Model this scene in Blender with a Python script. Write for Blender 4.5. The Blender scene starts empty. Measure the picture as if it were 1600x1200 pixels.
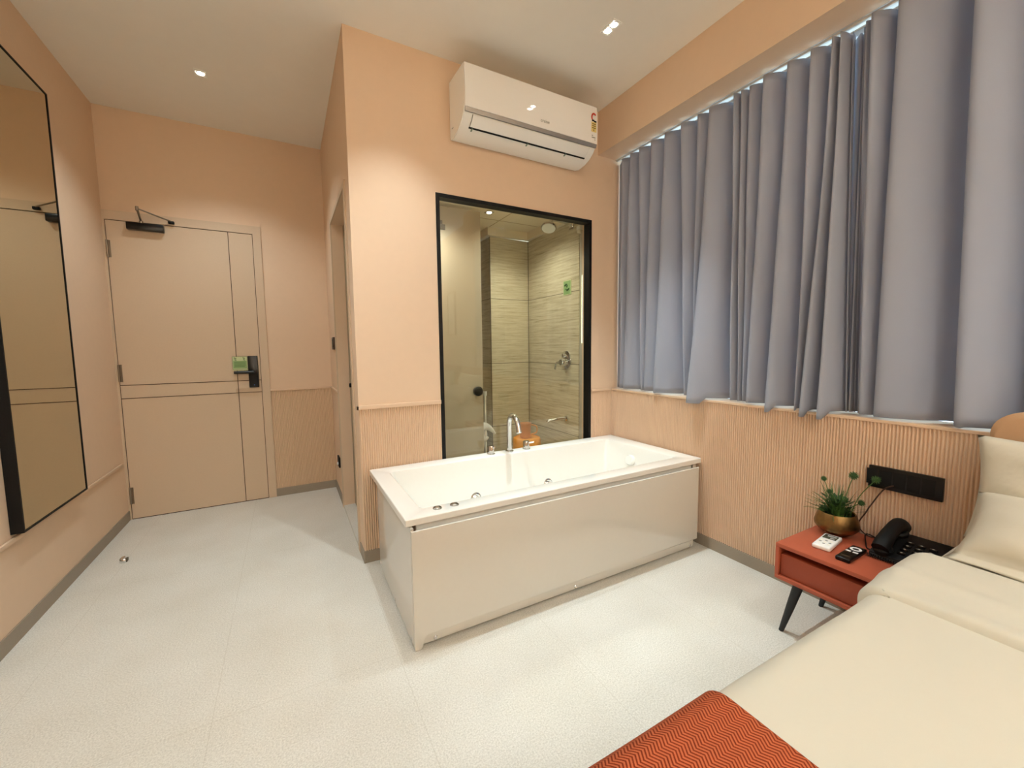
import bpy, bmesh, math, random
from mathutils import Vector, Matrix
random.seed(7)
PI = math.pi
scene = bpy.context.scene
COL = scene.collection

# ------------------------------------------------------------------ colour / materials
def lin(c):
    def f(v):
        v /= 255.0
        return v / 12.92 if v <= 0.04045 else ((v + 0.055) / 1.055) ** 2.4
    return (f(c[0]), f(c[1]), f(c[2]), 1.0)

def new_mat(name):
    m = bpy.data.materials.new(name); m.use_nodes = True
    nt = m.node_tree; nt.nodes.clear()
    out = nt.nodes.new('ShaderNodeOutputMaterial')
    b = nt.nodes.new('ShaderNodeBsdfPrincipled')
    nt.links.new(b.outputs[0], out.inputs[0])
    return m, nt, b, out

def node(nt, kind, **kw):
    n = nt.nodes.new(kind)
    for k, v in kw.items(): setattr(n, k, v)
    return n

def math_node(nt, op, a, b=None):
    n = nt.nodes.new('ShaderNodeMath'); n.operation = op
    for i, v in enumerate((a, b)):
        if v is None: continue
        if isinstance(v, (int, float)): n.inputs[i].default_value = v
        else: nt.links.new(v, n.inputs[i])
    return n.outputs[0]

def add_bump(nt, b, height, strength=0.2, dist=0.002):
    bp = nt.nodes.new('ShaderNodeBump')
    bp.inputs['Strength'].default_value = strength
    bp.inputs['Distance'].default_value = dist
    nt.links.new(height, bp.inputs['Height'])
    nt.links.new(bp.outputs[0], b.inputs['Normal'])

def mat(name, rgb, rough=0.5, metal=0.0, noise=0.03, scale=60.0, bump=0.0, coat=0.0, spec=0.5, trans=0.0, sheen=0.0):
    """principled with a faint procedural mottling of the colour"""
    m, nt, b, out = new_mat(name)
    c = lin(rgb)
    tc = node(nt, 'ShaderNodeTexCoord')
    nz = node(nt, 'ShaderNodeTexNoise'); nz.inputs['Scale'].default_value = scale; nz.inputs['Detail'].default_value = 3
    nt.links.new(tc.outputs['Object'], nz.inputs['Vector'])
    mx = node(nt, 'ShaderNodeMix', data_type='RGBA')
    mx.inputs['A'].default_value = tuple(min(1, v * (1 - noise)) for v in c[:3]) + (1,)
    mx.inputs['B'].default_value = tuple(min(1, v * (1 + noise)) for v in c[:3]) + (1,)
    nt.links.new(nz.outputs['Fac'], mx.inputs['Factor'])
    nt.links.new(mx.outputs['Result'], b.inputs['Base Color'])
    b.inputs['Roughness'].default_value = rough
    b.inputs['Metallic'].default_value = metal
    b.inputs['Coat Weight'].default_value = coat
    b.inputs['Coat Roughness'].default_value = 0.03
    b.inputs['Specular IOR Level'].default_value = spec
    b.inputs['Transmission Weight'].default_value = trans
    b.inputs['Sheen Weight'].default_value = sheen
    if bump: add_bump(nt, b, nz.outputs['Fac'], bump, 0.002)
    return m

def emis(name, rgb, strength):
    m, nt, b, out = new_mat(name)
    b.inputs['Base Color'].default_value = lin(rgb)
    b.inputs['Emission Color'].default_value = lin(rgb)
    b.inputs['Emission Strength'].default_value = strength
    return m

def clear_glass(name, tint=(0.95, 0.97, 0.93), refl=1.0):
    m = bpy.data.materials.new(name); m.use_nodes = True
    nt = m.node_tree; nt.nodes.clear()
    out = node(nt, 'ShaderNodeOutputMaterial')
    t = node(nt, 'ShaderNodeBsdfTransparent'); t.inputs[0].default_value = (*tint, 1)
    g = node(nt, 'ShaderNodeBsdfGlossy'); g.inputs['Roughness'].default_value = 0.0
    g.inputs['Color'].default_value = (refl, refl, refl, 1)
    fr = node(nt, 'ShaderNodeFresnel'); 
    ge = node(nt, 'ShaderNodeNewGeometry')      # back faces use the inverse index, so a thin pane never goes to total reflection
    nt.links.new(math_node(nt, 'SUBTRACT', 1.5, math_node(nt, 'MULTIPLY', ge.outputs['Backfacing'], 1.5 - 1 / 1.5)), fr.inputs['IOR'])
    mx = node(nt, 'ShaderNodeMixShader')
    nt.links.new(fr.outputs[0], mx.inputs[0]); nt.links.new(t.outputs[0], mx.inputs[1]); nt.links.new(g.outputs[0], mx.inputs[2])
    nt.links.new(mx.outputs[0], out.inputs[0])
    return m

def floor_mat():
    m, nt, b, out = new_mat('terrazzo_tile')
    tc = node(nt, 'ShaderNodeTexCoord')
    n1 = node(nt, 'ShaderNodeTexNoise'); n1.inputs['Scale'].default_value = 190; n1.inputs['Detail'].default_value = 6; n1.inputs['Roughness'].default_value = 0.75
    n2 = node(nt, 'ShaderNodeTexNoise'); n2.inputs['Scale'].default_value = 3.0; n2.inputs['Detail'].default_value = 4
    nt.links.new(tc.outputs['Object'], n1.inputs['Vector']); nt.links.new(tc.outputs['Object'], n2.inputs['Vector'])
    r = node(nt, 'ShaderNodeValToRGB')
    e = r.color_ramp.elements
    e[0].position = 0.33; e[0].color = lin((190, 186, 176)); e[1].position = 0.62; e[1].color = lin((230, 227, 219))
    nt.links.new(n1.outputs['Fac'], r.inputs[0])
    vo = node(nt, 'ShaderNodeTexVoronoi'); vo.inputs['Scale'].default_value = 110
    nt.links.new(tc.outputs['Object'], vo.inputs['Vector'])
    chip = math_node(nt, 'LESS_THAN', vo.outputs['Distance'], 0.16)
    mxc = node(nt, 'ShaderNodeMix', data_type='RGBA'); mxc.inputs['B'].default_value = lin((238, 236, 230))
    nt.links.new(math_node(nt, 'MULTIPLY', chip, 0.5), mxc.inputs['Factor']); nt.links.new(r.outputs[0], mxc.inputs['A'])
    mx = node(nt, 'ShaderNodeMix', data_type='RGBA', blend_type='MULTIPLY')
    r2 = node(nt, 'ShaderNodeValToRGB'); r2.color_ramp.elements[0].color = (0.93, 0.92, 0.90, 1); r2.color_ramp.elements[1].color = (1, 1, 1, 1)
    r2.color_ramp.elements[0].position = 0.35; r2.color_ramp.elements[1].position = 0.65
    nt.links.new(n2.outputs['Fac'], r2.inputs[0]); nt.links.new(mxc.outputs['Result'], mx.inputs['A']); nt.links.new(r2.outputs[0], mx.inputs['B'])
    mx.inputs['Factor'].default_value = 1
    # joints of 0.6 x 1.2 m tiles
    sp = node(nt, 'ShaderNodeSeparateXYZ'); nt.links.new(tc.outputs['Object'], sp.inputs[0])
    jx = math_node(nt, 'PINGPONG', math_node(nt, 'ADD', sp.outputs[0], 0.273 + 6.0), 0.3)
    jy = math_node(nt, 'PINGPONG', math_node(nt, 'ADD', sp.outputs[1], 6.0 - 0.35), 0.6)
    j = math_node(nt, 'MINIMUM', jx, jy)
    jm = math_node(nt, 'LESS_THAN', j, 0.0010)
    mx2 = node(nt, 'ShaderNodeMix', data_type='RGBA'); mx2.inputs['B'].default_value = lin((176, 168, 152))
    nt.links.new(math_node(nt, 'MULTIPLY', jm, 0.4), mx2.inputs['Factor']); nt.links.new(mx.outputs['Result'], mx2.inputs['A'])
    nt.links.new(mx2.outputs['Result'], b.inputs['Base Color'])
    b.inputs['Roughness'].default_value = 0.48
    b.inputs['Specular IOR Level'].default_value = 0.35
    return m

def travertine_mat():
    m, nt, b, out = new_mat('vein_cut_tile')
    tc = node(nt, 'ShaderNodeTexCoord')
    mp = node(nt, 'ShaderNodeMapping'); mp.inputs['Scale'].default_value = (3.6, 3.6, 78)
    nt.links.new(tc.outputs['Object'], mp.inputs['Vector'])
    n1 = node(nt, 'ShaderNodeTexNoise'); n1.inputs['Scale'].default_value = 1.0; n1.inputs['Detail'].default_value = 9; n1.inputs['Roughness'].default_value = 0.72; n1.inputs['Distortion'].default_value = 0.3
    nt.links.new(mp.outputs[0], n1.inputs['Vector'])
    r = node(nt, 'ShaderNodeValToRGB'); e = r.color_ramp.elements
    e[0].position = 0.30; e[0].color = lin((146, 132, 100)); e[1].position = 0.60; e[1].color = lin((220, 211, 186))
    e2 = r.color_ramp.elements.new(0.43); e2.color = lin((198, 186, 156))
    nt.links.new(n1.outputs['Fac'], r.inputs[0])
    sp = node(nt, 'ShaderNodeSeparateXYZ'); nt.links.new(tc.outputs['Object'], sp.inputs[0])
    # joints every 0.58 m in height
    d = math_node(nt, 'PINGPONG', math_node(nt, 'ADD', sp.outputs[2], 0.58 * 4 - 1.645), 0.29)
    jm = math_node(nt, 'LESS_THAN', d, 0.0025)
    mx = node(nt, 'ShaderNodeMix', data_type='RGBA'); mx.inputs['B'].default_value = lin((112, 100, 74))
    nt.links.new(jm, mx.inputs['Factor']); nt.links.new(r.outputs[0], mx.inputs['A'])
    nt.links.new(mx.outputs['Result'], b.inputs['Base Color'])
    b.inputs['Roughness'].default_value = 0.35
    return m

def herringbone_mat():
    m, nt, b, out = new_mat('rust_herringbone')
    tc = node(nt, 'ShaderNodeTexCoord')
    sp = node(nt, 'ShaderNodeSeparateXYZ'); nt.links.new(tc.outputs['UV'], sp.inputs[0])
    zig = math_node(nt, 'PINGPONG', sp.outputs[1], 0.0135)
    v = math_node(nt, 'ADD', sp.outputs[0], math_node(nt, 'MULTIPLY', zig, 0.62))
    st = math_node(nt, 'PINGPONG', v, 0.0033)
    st = math_node(nt, 'DIVIDE', st, 0.0033)
    nz = node(nt, 'ShaderNodeTexNoise'); nz.inputs['Scale'].default_value = 900; nt.links.new(tc.outputs['UV'], nz.inputs['Vector'])
    st2 = math_node(nt, 'ADD', st, math_node(nt, 'MULTIPLY', math_node(nt, 'SUBTRACT', nz.outputs['Fac'], 0.5), 0.7))
    r = node(nt, 'ShaderNodeValToRGB'); e = r.color_ramp.elements
    e[0].position = 0.30; e[0].color = lin((122, 46, 24)); e[1].position = 0.62; e[1].color = lin((190, 102, 66))
    nt.links.new(st2, r.inputs[0]); nt.links.new(r.outputs[0], b.inputs['Base Color'])
    b.inputs['Roughness'].default_value = 0.9
    b.inputs['Specular IOR Level'].default_value = 0.15
    add_bump(nt, b, st2, 0.5, 0.0015)
    return m

def cloth_mat(name, rgb, weave=900, translucent=0.0, rough=0.85, wr=0.0, wrscale=6):
    m, nt, b, out = new_mat(name)
    tc = node(nt, 'ShaderNodeTexCoord')
    nz = node(nt, 'ShaderNodeTexNoise'); nz.inputs['Scale'].default_value = weave; nz.inputs['Detail'].default_value = 2
    nt.links.new(tc.outputs['Object'], nz.inputs['Vector'])
    c = lin(rgb)
    mx = node(nt, 'ShaderNodeMix', data_type='RGBA')
    mx.inputs['A'].default_value = tuple(v * 0.94 for v in c[:3]) + (1,); mx.inputs['B'].default_value = tuple(min(1, v * 1.05) for v in c[:3]) + (1,)
    nt.links.new(nz.outputs['Fac'], mx.inputs['Factor']); nt.links.new(mx.outputs['Result'], b.inputs['Base Color'])
    b.inputs['Roughness'].default_value = rough; b.inputs['Specular IOR Level'].default_value = 0.2
    b.inputs['Sheen Weight'].default_value = 0.15
    if wr:
        n2 = node(nt, 'ShaderNodeTexNoise'); n2.inputs['Scale'].default_value = wrscale; n2.inputs['Detail'].default_value = 4
        nt.links.new(tc.outputs['Object'], n2.inputs['Vector'])
        add_bump(nt, b, n2.outputs['Fac'], wr, 0.02)
    if translucent:
        tr = node(nt, 'ShaderNodeBsdfTranslucent'); nt.links.new(mx.outputs['Result'], tr.inputs['Color'])
        ms = node(nt, 'ShaderNodeMixShader'); ms.inputs[0].default_value = translucent
        nt.links.new(b.outputs[0], ms.inputs[1]); nt.links.new(tr.outputs[0], ms.inputs[2]); nt.links.new(ms.outputs[0], out.inputs[0])
    return m

M = dict(
    wall=mat('peach_paint', (223, 196, 169), 0.75, noise=0.02, scale=25, spec=0.25),
    ceil=mat('ceiling_paint', (240, 236, 228), 0.85, noise=0.015, scale=15, spec=0.2),
    rib=mat('ribbed_peach_panel', (221, 192, 164), 0.6, noise=0.03, scale=80, spec=0.3),
    door=mat('door_laminate', (207, 184, 158), 0.55, noise=0.03, scale=90, spec=0.3),
    groove=mat('door_groove', (70, 44, 28), 0.7),
    base=mat('grey_skirting', (150, 138, 122), 0.5, noise=0.08, scale=140),
    floor=floor_mat(), tile=travertine_mat(),
    black=mat('matte_black', (9, 8, 8), 0.55, noise=0.05, spec=0.25),
    gloss_black=mat('gloss_black', (8, 7, 7), 0.3, noise=0.05, spec=0.35),
    brown=mat('dark_brown_switch', (60, 38, 26), 0.4),
    mirror=mat('mirror_silver', (206, 200, 180), 0.015, 1.0, noise=0.0),
    steel=mat('brushed_steel', (150, 140, 128), 0.3, 1.0),
    chrome=mat('chrome', (226, 226, 226), 0.07, 1.0, noise=0.0),
    wplastic=mat('white_plastic', (242, 241, 236), 0.3, noise=0.01),
    wgloss=mat('white_gloss_panel', (242, 241, 238), 0.5, noise=0.01, coat=1.0, spec=0.2),
    acstrip=mat('grey_metal_strip', (160, 158, 156), 0.35, 0.6),
    acrylic=mat('tub_acrylic', (238, 236, 230), 0.12, noise=0.01, coat=0.5),
    tubside_shaded=mat('tub_apron_shaded', (214, 209, 199), 0.1, noise=0.015, coat=0.5),  # same acrylic as the rim, darkened: shade on the sides put into the colour
    curtain=cloth_mat('grey_curtain', (170, 175, 190), 1400, translucent=0.2),
    wframe=mat('white_aluminium', (232, 234, 236), 0.4, 0.0),
    rust=mat('rust_lacquer', (170, 84, 58), 0.5, noise=0.04, scale=120, spec=0.35),
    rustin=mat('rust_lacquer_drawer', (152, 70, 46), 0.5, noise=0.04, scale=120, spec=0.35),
    legm=mat('black_wood_leg', (26, 27, 28), 0.5),
    brass=mat('hammered_brass', (134, 104, 64), 0.42, 1.0, noise=0.4, scale=45, bump=0.5),
    soil=mat('dark_soil', (40, 32, 22), 0.95),
    leaf=mat('grass_blade', (66, 100, 42), 0.55, noise=0.35, scale=30),
    leafd=mat('dark_leaf', (38, 72, 34), 0.55, noise=0.35, scale=60),
    flower=mat('green_flower', (60, 92, 44), 0.7, noise=0.3, scale=200),
    sheet=cloth_mat('white_sheet', (206, 202, 188), 1500, wr=0.25, wrscale=4),
    pillow=cloth_mat('white_pillowcase', (206, 200, 184), 1500, wr=0.45, wrscale=7),
    headb=cloth_mat('taupe_headboard', (188, 152, 118), 900),
    runner=herringbone_mat(),
    frost=mat('olive_frosted_glass', (150, 134, 100), 0.35, trans=0.25, noise=0.02),
    screen=mat('lcd_screen', (74, 78, 66), 0.25),
    wkeys=mat('white_keys', (232, 226, 222), 0.5),
    gkeys=mat('grey_print', (150, 148, 142), 0.6),
    green=mat('green_card', (140, 172, 112), 0.5), greend=mat('dark_green_print', (52, 92, 40), 0.6), greenl=mat('pale_green_card', (198, 208, 160), 0.5),
    yellow=mat('yellow_label', (228, 206, 130), 0.5), red=mat('red_label', (196, 52, 36), 0.5), label_w=mat('white_label', (236, 230, 214), 0.5),
    orange=mat('orange_plastic', (240, 160, 64), 0.35, noise=0.03), orangel=mat('orange_mug', (232, 160, 84), 0.3, trans=0.25),
    bathceil=mat('bath_ceiling', (240, 226, 200), 0.8),
    glass=clear_glass('clear_glass'), 
    paper=mat('art_print', (226, 206, 180), 0.8, noise=0.12, scale=12),
    track=mat('track_white', (226, 222, 214), 0.4),
    lamp=emis('led_lens', (255, 250, 238), 26.0), striplight=emis('strip_lens', (240, 250, 190), 5.0),
    trimdk=mat('dark_trim', (92, 80, 62), 0.5),
)
def shower_door_mat():
    m = bpy.data.materials.new('tinted_shower_glass'); m.use_nodes = True
    nt = m.node_tree; nt.nodes.clear()
    out = node(nt, 'ShaderNodeOutputMaterial')
    t = node(nt, 'ShaderNodeBsdfTransparent'); t.inputs[0].default_value = (0.55, 0.5, 0.42, 1)
    d = node(nt, 'ShaderNodeBsdfPrincipled'); d.inputs['Base Color'].default_value = lin((216, 202, 180)); d.inputs['Roughness'].default_value = 0.05
    nz = node(nt, 'ShaderNodeTexNoise'); nz.inputs['Scale'].default_value = 2
    mx = node(nt, 'ShaderNodeMixShader')
    nt.links.new(math_node(nt, 'ADD', math_node(nt, 'MULTIPLY', nz.outputs['Fac'], 0.1), 0.66), mx.inputs[0])
    nt.links.new(t.outputs[0], mx.inputs[1]); nt.links.new(d.outputs[0], mx.inputs[2]); nt.links.new(mx.outputs[0], out.inputs[0])
    return m
M['shglass'] = shower_door_mat()

# ------------------------------------------------------------------ mesh helpers
def BM(): return bmesh.new()

def box(bm, x0, x1, y0, y1, z0, z1, bevel=0.0, seg=2):
    r = bmesh.ops.create_cube(bm, size=1.0)
    vs = r['verts']
    for v in vs:
        v.co = Vector((x0 + (v.co.x + .5) * (x1 - x0), y0 + (v.co.y + .5) * (y1 - y0), z0 + (v.co.z + .5) * (z1 - z0)))
    if bevel > 0:
        es = list({e for v in vs for e in v.link_edges})
        bmesh.ops.bevel(bm, geom=es, offset=bevel, segments=seg, profile=0.5, affect='EDGES')
    return bm

def prism(bm, pts, axis, a, b):
    """extrude closed polygon pts along axis ('x','y','z') from a to b. pts are the two other coords in order"""
    def mk(p, t):
        if axis == 'x': return (t, p[0], p[1])
        if axis == 'y': return (p[0], t, p[1])
        return (p[0], p[1], t)
    A = [bm.verts.new(mk(p, a)) for p in pts]; B = [bm.verts.new(mk(p, b)) for p in pts]
    n = len(pts)
    for i in range(n):
        bm.faces.new((A[i], A[(i + 1) % n], B[(i + 1) % n], B[i]))
    bm.faces.new(A); bm.faces.new(B[::-1])
    return bm

def loft(bm, loops, closed=True, cap=(True, True)):
    rows = [[bm.verts.new(p) for p in L] for L in loops]
    for r0, r1 in zip(rows, rows[1:]):
        n = len(r0)
        for i in range(n if closed else n - 1):
            bm.faces.new((r0[i], r0[(i + 1) % n], r1[(i + 1) % n], r1[i]))
    if cap[0]: bm.faces.new(rows[0][::-1])
    if cap[1]: bm.faces.new(rows[-1])
    return rows

def rrect(x0, x1, y0, y1, r, z, n=6):
    pts = []
    for cx, cy, a0 in ((x1 - r, y1 - r, 0), (x0 + r, y1 - r, PI / 2), (x0 + r, y0 + r, PI), (x1 - r, y0 + r, 1.5 * PI)):
        for i in range(n + 1):
            a = a0 + i / n * PI / 2
            pts.append((cx + r * math.cos(a), cy + r * math.sin(a), z))
    return pts

def lathe(bm, prof, c=(0, 0, 0), axis=(0, 0, 1), n=28, cap=(True, True)):
    ax = Vector(axis).normalized()
    q = Vector((0, 0, 1)).rotation_difference(ax)
    loops = []
    for r, h in prof:
        loops.append([Vector(c) + q @ Vector((max(r, 1e-5) * math.cos(2 * PI * i / n), max(r, 1e-5) * math.sin(2 * PI * i / n), h)) for i in range(n)])
    loft(bm, loops, True, cap)
    return bm

def tube(bm, pts, rad, n=10, smooth=0):
    pts = [Vector(p) for p in pts]
    if smooth: pts = spline(pts, smooth)
    loops = []
    up = Vector((0, 0, 1))
    prev = None
    for i, p in enumerate(pts):
        d = (pts[min(i + 1, len(pts) - 1)] - pts[max(i - 1, 0)]).normalized()
        if prev is None:
            ref = up if abs(d.z) < 0.9 else Vector((1, 0, 0))
            u = d.cross(ref).normalized()
        else:
            u = (prev - d * prev.dot(d)).normalized()
        prev = u
        w = d.cross(u)
        if isinstance(rad, (list, tuple)):
            q = i / (len(pts) - 1) * (len(rad) - 1); k0 = min(int(q), len(rad) - 2); r = rad[k0] + (rad[k0 + 1] - rad[k0]) * (q - k0)
        else: r = rad
        loops.append([p + (u * math.cos(2 * PI * k / n) + w * math.sin(2 * PI * k / n)) * r for k in range(n)])
    loft(bm, loops)
    return bm

def spline(pts, k):
    out = []
    P = [pts[0]] + list(pts) + [pts[-1]]
    for i in range(1, len(P) - 2):
        for j in range(k):
            t = j / k
            a, b, c, d = P[i - 1], P[i], P[i + 1], P[i + 2]
            out.append(0.5 * ((2 * b) + (c - a) * t + (2 * a - 5 * b + 4 * c - d) * t * t + (3 * b - a - 3 * c + d) * t ** 3))
    out.append(P[-2])
    return out

def wloc(o):
    v = Vector((0, 0, 0))
    while o is not None:
        v += o.location; o = o.parent
    return v

def obj(name, bm, m, parent=None, world=True, smooth=True, angle=35, kind=None, label=None):
    """one mesh object; world=True: geometry is given in room coordinates"""
    bmesh.ops.recalc_face_normals(bm, faces=bm.faces)
    me = bpy.data.meshes.new(name)
    origin = Vector((0, 0, 0))
    if world and parent is not None:
        origin = wloc(parent)
    if world and parent is None and len(bm.verts):
        xs = [v.co.x for v in bm.verts]; ys = [v.co.y for v in bm.verts]; zs = [v.co.z for v in bm.verts]
        origin = Vector(((min(xs) + max(xs)) / 2, (min(ys) + max(ys)) / 2, min(zs))) if KEEP_ORIGIN is False else Vector((0, 0, 0))
    bmesh.ops.translate(bm, verts=bm.verts, vec=-origin)
    bm.to_mesh(me); bm.free()
    ms = m if isinstance(m, (list, tuple)) else [m]
    for x in ms: me.materials.append(x)
    if smooth:
        me.polygons.foreach_set('use_smooth', [True] * len(me.polygons))
        try: me.set_sharp_from_angle(angle=math.radians(angle))
        except Exception: pass
    o = bpy.data.objects.new(name, me)
    COL.objects.link(o)
    if parent is not None: o.parent = parent
    else: o.location = origin
    if kind: o['kind'] = kind
    if label: o['label'] = label
    return o
KEEP_ORIGIN = False

def struct(name, bm, m, parent=None, smooth=True):
    global KEEP_ORIGIN
    KEEP_ORIGIN = True
    o = obj(name, bm, m, parent, smooth=smooth)
    KEEP_ORIGIN = False
    if parent is None: o['kind'] = 'structure'
    return o

def thing(name, label, cat, loc=(0, 0, 0), rotz=0.0, group=None):
    o = bpy.data.objects.new(name, None); COL.objects.link(o)
    o.location = loc; o.rotation_euler = (0, 0, rotz); o.empty_display_size = 0.05
    o['label'] = label; o['category'] = cat
    if group: o['group'] = group
    return o

def tag(o, label, cat, group=None):
    o['label'] = label; o['category'] = cat
    if group: o['group'] = group
    return o

def copy_tree(o, parent=None):
    c = o.copy(); COL.objects.link(c)
    if parent is not None: c.parent = parent
    for ch in list(o.children): copy_tree(ch, c)
    return c

def text_mesh(name, s, size, m, parent, loc, right, up, extrude=0.0005):
    cu = bpy.data.curves.new(name, 'FONT'); cu.body = s; cu.size = size; cu.align_x = 'CENTER'; cu.align_y = 'CENTER'; cu.extrude = extrude
    tmp = bpy.data.objects.new('tmp', cu); COL.objects.link(tmp)
    dg = bpy.context.evaluated_depsgraph_get()
    me = bpy.data.meshes.new_from_object(tmp.evaluated_get(dg))
    bpy.data.objects.remove(tmp)
    r = Vector(right).normalized(); u = Vector(up).normalized(); n = r.cross(u)
    mt = Matrix(((r.x, u.x, n.x, 0), (r.y, u.y, n.y, 0), (r.z, u.z, n.z, 0), (0, 0, 0, 1)))
    me.transform(Matrix.Translation(Vector(loc) - wloc(parent)) @ mt)
    me.materials.clear(); me.materials.append(m)
    o = bpy.data.objects.new(name, me); COL.objects.link(o); o.parent = parent
    return o

# ------------------------------------------------------------------ room numbers (metres)
XL, YD, H = -1.047, 3.831, 2.845
XC, YB = 0.331, 2.3466
XR, XB, HB = 2.1466, 2.006, 2.553
HR = 0.887
YN = -2.05          # wall behind the camera
BT = 0.10           # bathroom wall thickness
XO = 2.36           # outer face of the window wall
GX0, GX1, GT, GB = 0.80, 1.9495, 2.099, 0.42      # glass opening
DY0, DY1, DT = 2.53, 3.29, 2.105                  # bathroom door opening
BX1, BY1 = 2.02, YD                               # bathroom inner right wall / back

# ------------------------------------------------------------------ shell
bm = BM(); box(bm, XL - .15, XO + .1, YN - .15, YD + .15, -.12, 0); struct('floor', bm, M['floor'], smooth=False)
bm = BM(); box(bm, XL - .15, XO + .1, YN - .15, YD + .15, H, H + .12); struct('ceiling', bm, M['ceil'], smooth=False)
bm = BM(); box(bm, XL - .12, XL, YN - .12, YD + .12, 0, H); struct('wall_left', bm, M['wall'], smooth=False)
bm = BM(); box(bm, XL, XO, YD, YD + .12, 0, H); struct('wall_far', bm, M['wall'], smooth=False)
bm = BM(); box(bm, XL, XO, YN - .12, YN, 0, H); struct('wall_near', bm, M['wall'], smooth=False)
# bathroom front wall with the glass opening
bm = BM()
box(bm, XC, GX0, YB, YB + BT, 0, H); box(bm, GX1, XO, YB, YB + BT, 0, H)
box(bm, GX0, GX1, YB, YB + BT, GT, H); box(bm, GX0, GX1, YB, YB + BT, 0, GB)
struct('wall_bathroom', bm, M['wall'], smooth=False)
# bathroom side wall with the door opening
bm = BM()
box(bm, XC, XC + BT, YB + BT, DY0, 0, H); box(bm, XC, XC + BT, DY1, YD, 0, H); box(bm, XC, XC + BT, DY0, DY1, DT, H)
struct('wall_partition', bm, M['wall'], smooth=False)
# window wall: low wall, part beyond the window, head
WY0, WY1 = -0.12, YB
bm = BM()
box(bm, XR + .007, XO, WY0, WY1, 0, .872)
box(bm, XR + .007, XO, YN, WY0, 0, H)
box(bm, XR + .16, XO, WY0, WY1, 2.60, H)
struct('wall_right', bm, M['wall'], smooth=False)
bm = BM()
box(bm, XB, XR + .02, WY0, YB, HB, H)
struct('trim_1', bm, M['wall'], smooth=False)                    # boxed bulkhead over the curtains
bm = BM(); box(bm, XR + .02, XR + .10, WY0, YB, HB + .012, HB + .03); struct('trim_2', bm, M['ceil'], smooth=False)

# ribbed panels -----------------------------------------------------
def ribs(name, axis, a, b, face, z0, z1, out, m, pitch=0.012, depth=0.007):
    """half-round ribs along axis 'x' or 'y' between a and b; face = wall plane, out = direction (+1/-1) off the wall"""
    bm = BM(); n = max(1, int(round((b - a) / pitch))); p = (b - a) / n
    prof = []
    for i in range(n):
        for k in range(7):
            t = k / 6.0
            prof.append((a + (i + .12 + .76 * t) * p, face + out * (0.0008 + depth * math.sqrt(max(0, math.sin(PI * t))))))
    prof.append((b, face + out * 0.0008))
    lo, hi = [], []
    for s, d in prof:
        q = (s, d) if axis == 'x' else (d, s)
        lo.append(bm.verts.new((q[0], q[1], z0))); hi.append(bm.verts.new((q[0], q[1], z1)))
    for i in range(len(lo) - 1):
        bm.faces.new((lo[i], lo[i + 1], hi[i + 1], hi[i]))
    return struct(name, bm, m)
BBH = 0.066
ribs('trim_3', 'x', XC, GX0 - .002, YB, BBH, HR - .012, -1, M['rib'])
ribs('trim_4', 'x', GX1 + .002, XR, YB, BBH, HR - .012, -1, M['rib'])
ribs('trim_5', 'y', 0.30, YB, XR + .007, BBH, HR - .012, -1, M['rib'], depth=.007)
ribs('trim_6', 'x', -.128, XC, YD, BBH, HR - .012, -1, M['rib'])
# rails -------------------------------------------------------------
bm = BM(); box(bm, XC - .012, GX0 - .001, YB - .014, YB, HR - .015, HR + .008, .002)
box(bm, XC - .012, XC, YB - .014, YB + .004, HR - .015, HR + .008, .002); struct('trim_7', bm, M['rib'])
bm = BM(); box(bm, GX1 + .002, XR, YB - .012, YB, HR - .012, HR + .006, .002); struct('trim_8', bm, M['rib'])
bm = BM(); box(bm, XR - .004, XR + .155, WY0, YB - .012, HR - .014, HR, .002); struct('trim_9', bm, M['rib'])     # sill cap
bm = BM(); box(bm, -.128, XC, YD - .012, YD, HR - .012, HR + .006, .002); struct('trim_10', bm, M['rib'])
bm = BM(); box(bm, XC - .01, XC, DY1 + .03, YD - .012, HR - .012, HR + .006, .002); struct('trim_11', bm, M['rib'])
bm = BM(); box(bm, XL, XL + .012, YN, 3.755, .412, .430, .002); struct('trim_12', bm, M['rib'])
# skirting ----------------------------------------------------------
bm = BM(); box(bm, XL, XL + .006, YN, YD - .001, 0, .068); struct('baseboard_left', bm, M['base'], smooth=False)
bm = BM(); box(bm, -.128, XC, YD - .006, YD, 0, BBH); struct('baseboard_far', bm, M['base'], smooth=False)
bm = BM(); box(bm, XC - .006, XC, DY1 + .03, YD - .006, 0, BBH); box(bm, XC - .006, XC, YB, DY0 - .03, 0, BBH)
struct('baseboard_partition', bm, M['base'], smooth=False)
bm = BM(); box(bm, XC - .006, XR, YB - .008, YB, 0, BBH + .004); struct('baseboard_bathroom', bm, M['base'], smooth=False)
bm = BM(); box(bm, XR - .004, XR + .007, YN, YB - .008, 0, BBH); struct('baseboard_right', bm, M['base'], smooth=False)

# ------------------------------------------------------------------ window_1 behind the curtains
w1 = struct('window_1', box(BM(), XR + .17, XR + .20, WY0, WY1, HR, HR + .05, .003), M['wframe'])
bm = BM()
box(bm, XR + .17, XR + .20, WY0, WY1, 2.575, 2.60, .003)
for y in (WY0, .68, 1.48, WY1 - .05): box(bm, XR + .17, XR + .20, y, y + .05, HR + .05, 2.575, .003)
obj('window_frame', bm, M['wframe'], w1)
obj('pane', box(BM(), XR + .183, XR + .188, WY0 + .05, WY1 - .05, HR + .05, 2.575), M['glass'], w1, smooth=False)

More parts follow.
